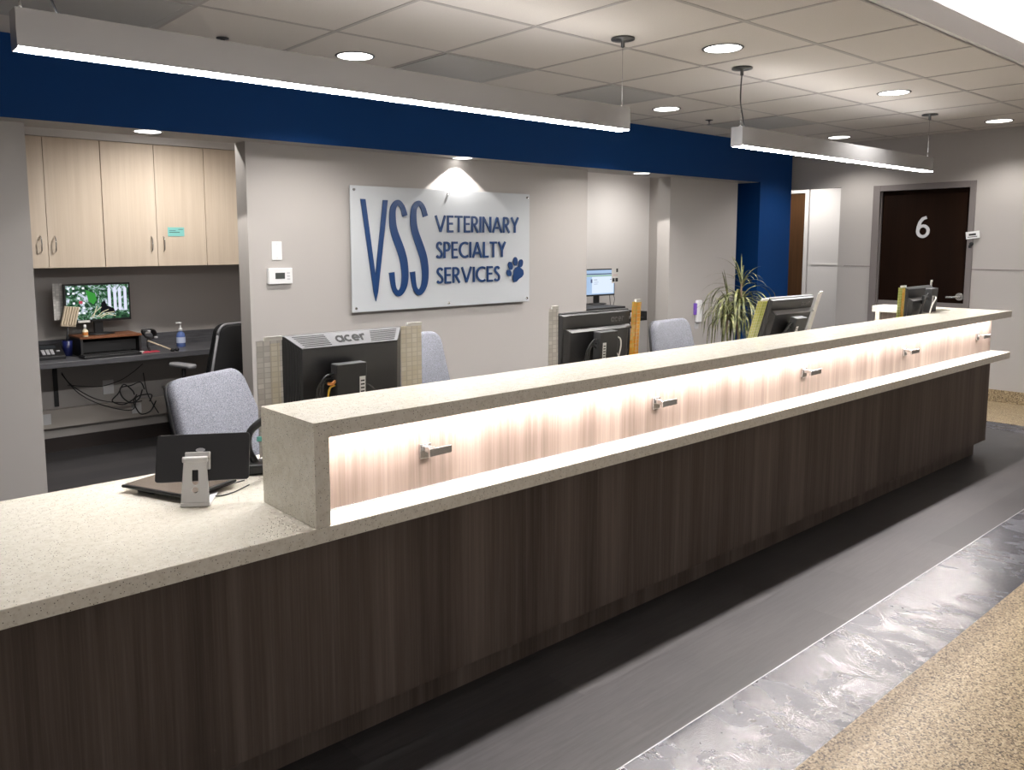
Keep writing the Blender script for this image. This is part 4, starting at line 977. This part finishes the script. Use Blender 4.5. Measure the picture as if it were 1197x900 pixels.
# ================================================================== FAR ALCOVE
zc2 = .875
t = thing('alcove_counter', 'black shelf counter in the far alcove with open end bracket', 'shelf', (6.9, 5.9, zc2))
rel(MB(BLACKM).box(5.55, 7.22, 5.62, 6.299, .70, .735).box(7.19, 7.22, 5.62, 6.299, .735, .80).box(6.0, 6.85, 5.62, 6.299, .735, zc2), 'shelf_board', t, bevel=.002)
rel(MB(BLACKM).box(6.95, 6.98, 5.66, 6.299, 0, .70).box(6.0, 6.03, 5.66, 6.299, 0, .70), 'side_panel', t)
tag(MB(WPL).box(7.08, 7.15, 5.66, 5.74, .736, .785).build('small_white_box', bevel=.004), 'small white box on the black shelf in the far alcove', 'box')
t = thing('alcove_monitor', 'lit monitor showing a pale blue records page in the far alcove', 'monitor', (6.83, 6.0, zc2 + .001), math.radians(-3))
MB(BLACK).box(-.26, .26, -.015, .015, .09, .385).build('bezel', t, .003)
s = MB(emis('records_screen', (.50, .68, .95), .75)).box(-.248, .248, -.0158, -.015, .107, .372).build('screen', t)
m = MB(emis('screen_dark_bar', (.02, .02, .03), 1)).box(-.248, .248, -.0164, -.0158, .325, .334).use(emis('screen_light', (.75, .85, 1.0), .9)).box(-.1, .235, -.0164, -.0158, .12, .30).use(emis('screen_green', (.35, .55, .25), .8)).box(-.248, .248, -.0164, -.0158, .306, .316)
m.use(emis('screen_text', (.1, .12, .2), 1)).box(-.07, -.02, -.0169, -.0164, .265, .27).box(-.07, .0, -.0169, -.0164, .24, .243).box(-.07, -.01, -.0169, -.0164, .22, .223).box(.18, .22, -.0169, -.0164, .265, .27).box(-.12, -.095, -.0169, -.0164, .235, .275)
m.build('screen_page', s)
MB(BLACK).box(-.035, .035, .0, .03, .01, .12).build('stand_neck', t, .003)
MB(BLACK).lathe([(.12, 0), (.12, .006), (.1, .012), (.02, .014)], Matrix.Diagonal((1, .7, 1, 1)), 28).build('stand_base', t)
t = thing('photo_card', 'white card with small photos clipped to the far alcove monitor', 'card', (7.03, 5.97, 1.10))
MB(PAPER).box(0, .125, -.002, 0, 0, .175).build('page', t)
MB(INK).box(.075, .105, -.0028, -.002, .12, .16).box(.012, .05, -.0028, -.002, .015, .055).box(.062, .105, -.0028, -.002, .015, .055).use(RED).box(.02, .10, -.0028, -.002, .082, .084).box(.02, .10, -.0028, -.002, .092, .094).build('pictures', t)
tag(MB(BLACK).tube([(7.05, 6.0, 1.1), (7.10, 6.02, 1.0), (7.18, 6.05, .92), (7.21, 6.1, .81)], .003).tube([(7.04, 6.0, 1.1), (7.06, 6.02, 1.0), (7.10, 6.05, .92), (7.2, 6.12, .81)], .003).build('screen_cables'), 'thin black cables behind the far alcove monitor', 'cables')

# wall charger
t = thing('wall_dispenser', 'white wall-mounted dispenser with purple edge behind the plant', 'dispenser', (7.24, 5.0, .82))
MB(WPL).box(-.03, .05, -.04, 0, -.10, .13).build('body', t, .012)
MB(plain('purple_plastic', (.18, .08, .45), .4)).box(-.055, -.031, -.03, 0, -.02, .10).build('purple_side', t, .004)
MB(GPL).box(-.03, .035, -.008, 0, -.17, -.11).build('outlet_plate', t, .002)

# ================================================================== PLANT
px, py = 6.66, 4.15
t = thing('potted_dracaena', 'tall potted dracaena with drooping variegated strap leaves by the blue wall', 'plant', (px, py, 0))
MB(POT).lathe([(.13, 0), (.17, .26), (.185, .27), (.185, .30), (.165, .30), (.16, .25)], None, 28).build('pot', t)
MB(SOIL).lathe([(.001, .27), (.163, .27)], None, 24, False).build('soil', t)
m = MB(TRUNK); m.tube([(0, 0, .26), (.03, .0, .55), (.02, .02, .85), (.03, 0, 1.02)], lambda k: .016 - .005 * k, 8); m.tube([(.04, .03, .26), (-.06, .03, .5), (-.14, .02, .72), (-.16, 0, .90)], lambda k: .012 - .004 * k, 8); m.tube([(.03, 0, 1.0), (.04, .0, 1.12), (.05, .0, 1.2)], .009, 8); m.build('trunk', t)
m = MB(LEAF); random.seed(11)
def leaf(mb, o, az, up, L, w, droop):
    o = Vector(o); d = Vector((math.cos(az), math.sin(az), 0)); n = 9; P = []
    p = o.copy(); ang = up
    for k in range(n + 1):
        P.append(p.copy()); st = L / n; p = p + (d * math.cos(ang) + Vector((0, 0, 1)) * math.sin(ang)) * st; ang = max(ang - droop / n * (1 + .5 * k / n), -1.5)
    sd = Vector((-d.y, d.x, 0)); prev = None
    for k, q in enumerate(P):
        tt_ = k / n; ww = w * (math.sin(PI * min(1, .12 + tt_ * .88)) ** .6) * .5 + .0004
        cur = (mb.bm.verts.new(q - sd * ww), mb.bm.verts.new(q + Vector((0, 0, -ww * .35))), mb.bm.verts.new(q + sd * ww))
        if prev:
            mb._f([prev[0], cur[0], cur[1], prev[1]], True); mb._f([prev[1], cur[1], cur[2], prev[2]], True)
        prev = cur
for (o, n, Ls, ups, wr) in (((.03, 0, 1.02), 72, (.35, .62), (.1, 1.2), (.012, .018)), ((-.16, 0, .90), 40, (.30, .55), (.0, 1.3), (.010, .015)), ((.05, 0, 1.18), 16, (.22, .42), (.4, 1.4), (.008, .012)), ((.03, .0, .92), 26, (.35, .5), (-.1, .6), (.012, .018))):
    for k in range(n):
        leaf(m, (o[0], o[1], o[2] - random.uniform(0, .06)), random.uniform(0, 2 * PI), random.uniform(*ups), random.uniform(*Ls), random.uniform(*wr), random.uniform(2.2, 3.4) if o[2] < 1.1 else random.uniform(.6, 2.2))
for az, up, L, dr in ((3.3, 1.25, .42, .3), (2.9, 1.45, .40, .2), (1.5, 1.35, .32, .3), (0.2, .9, .33, 1.6), (.1, .5, .36, 1.0), (.6, 1.2, .36, .2), (3.4, .9, .34, .5)): leaf(m, (.04 if az < 2 else -.14, 0, 1.12 if az < 2 else .92), az, up, L, .012, dr)
plab(m.build('foliage', t), 'drooping green and cream strap leaves')
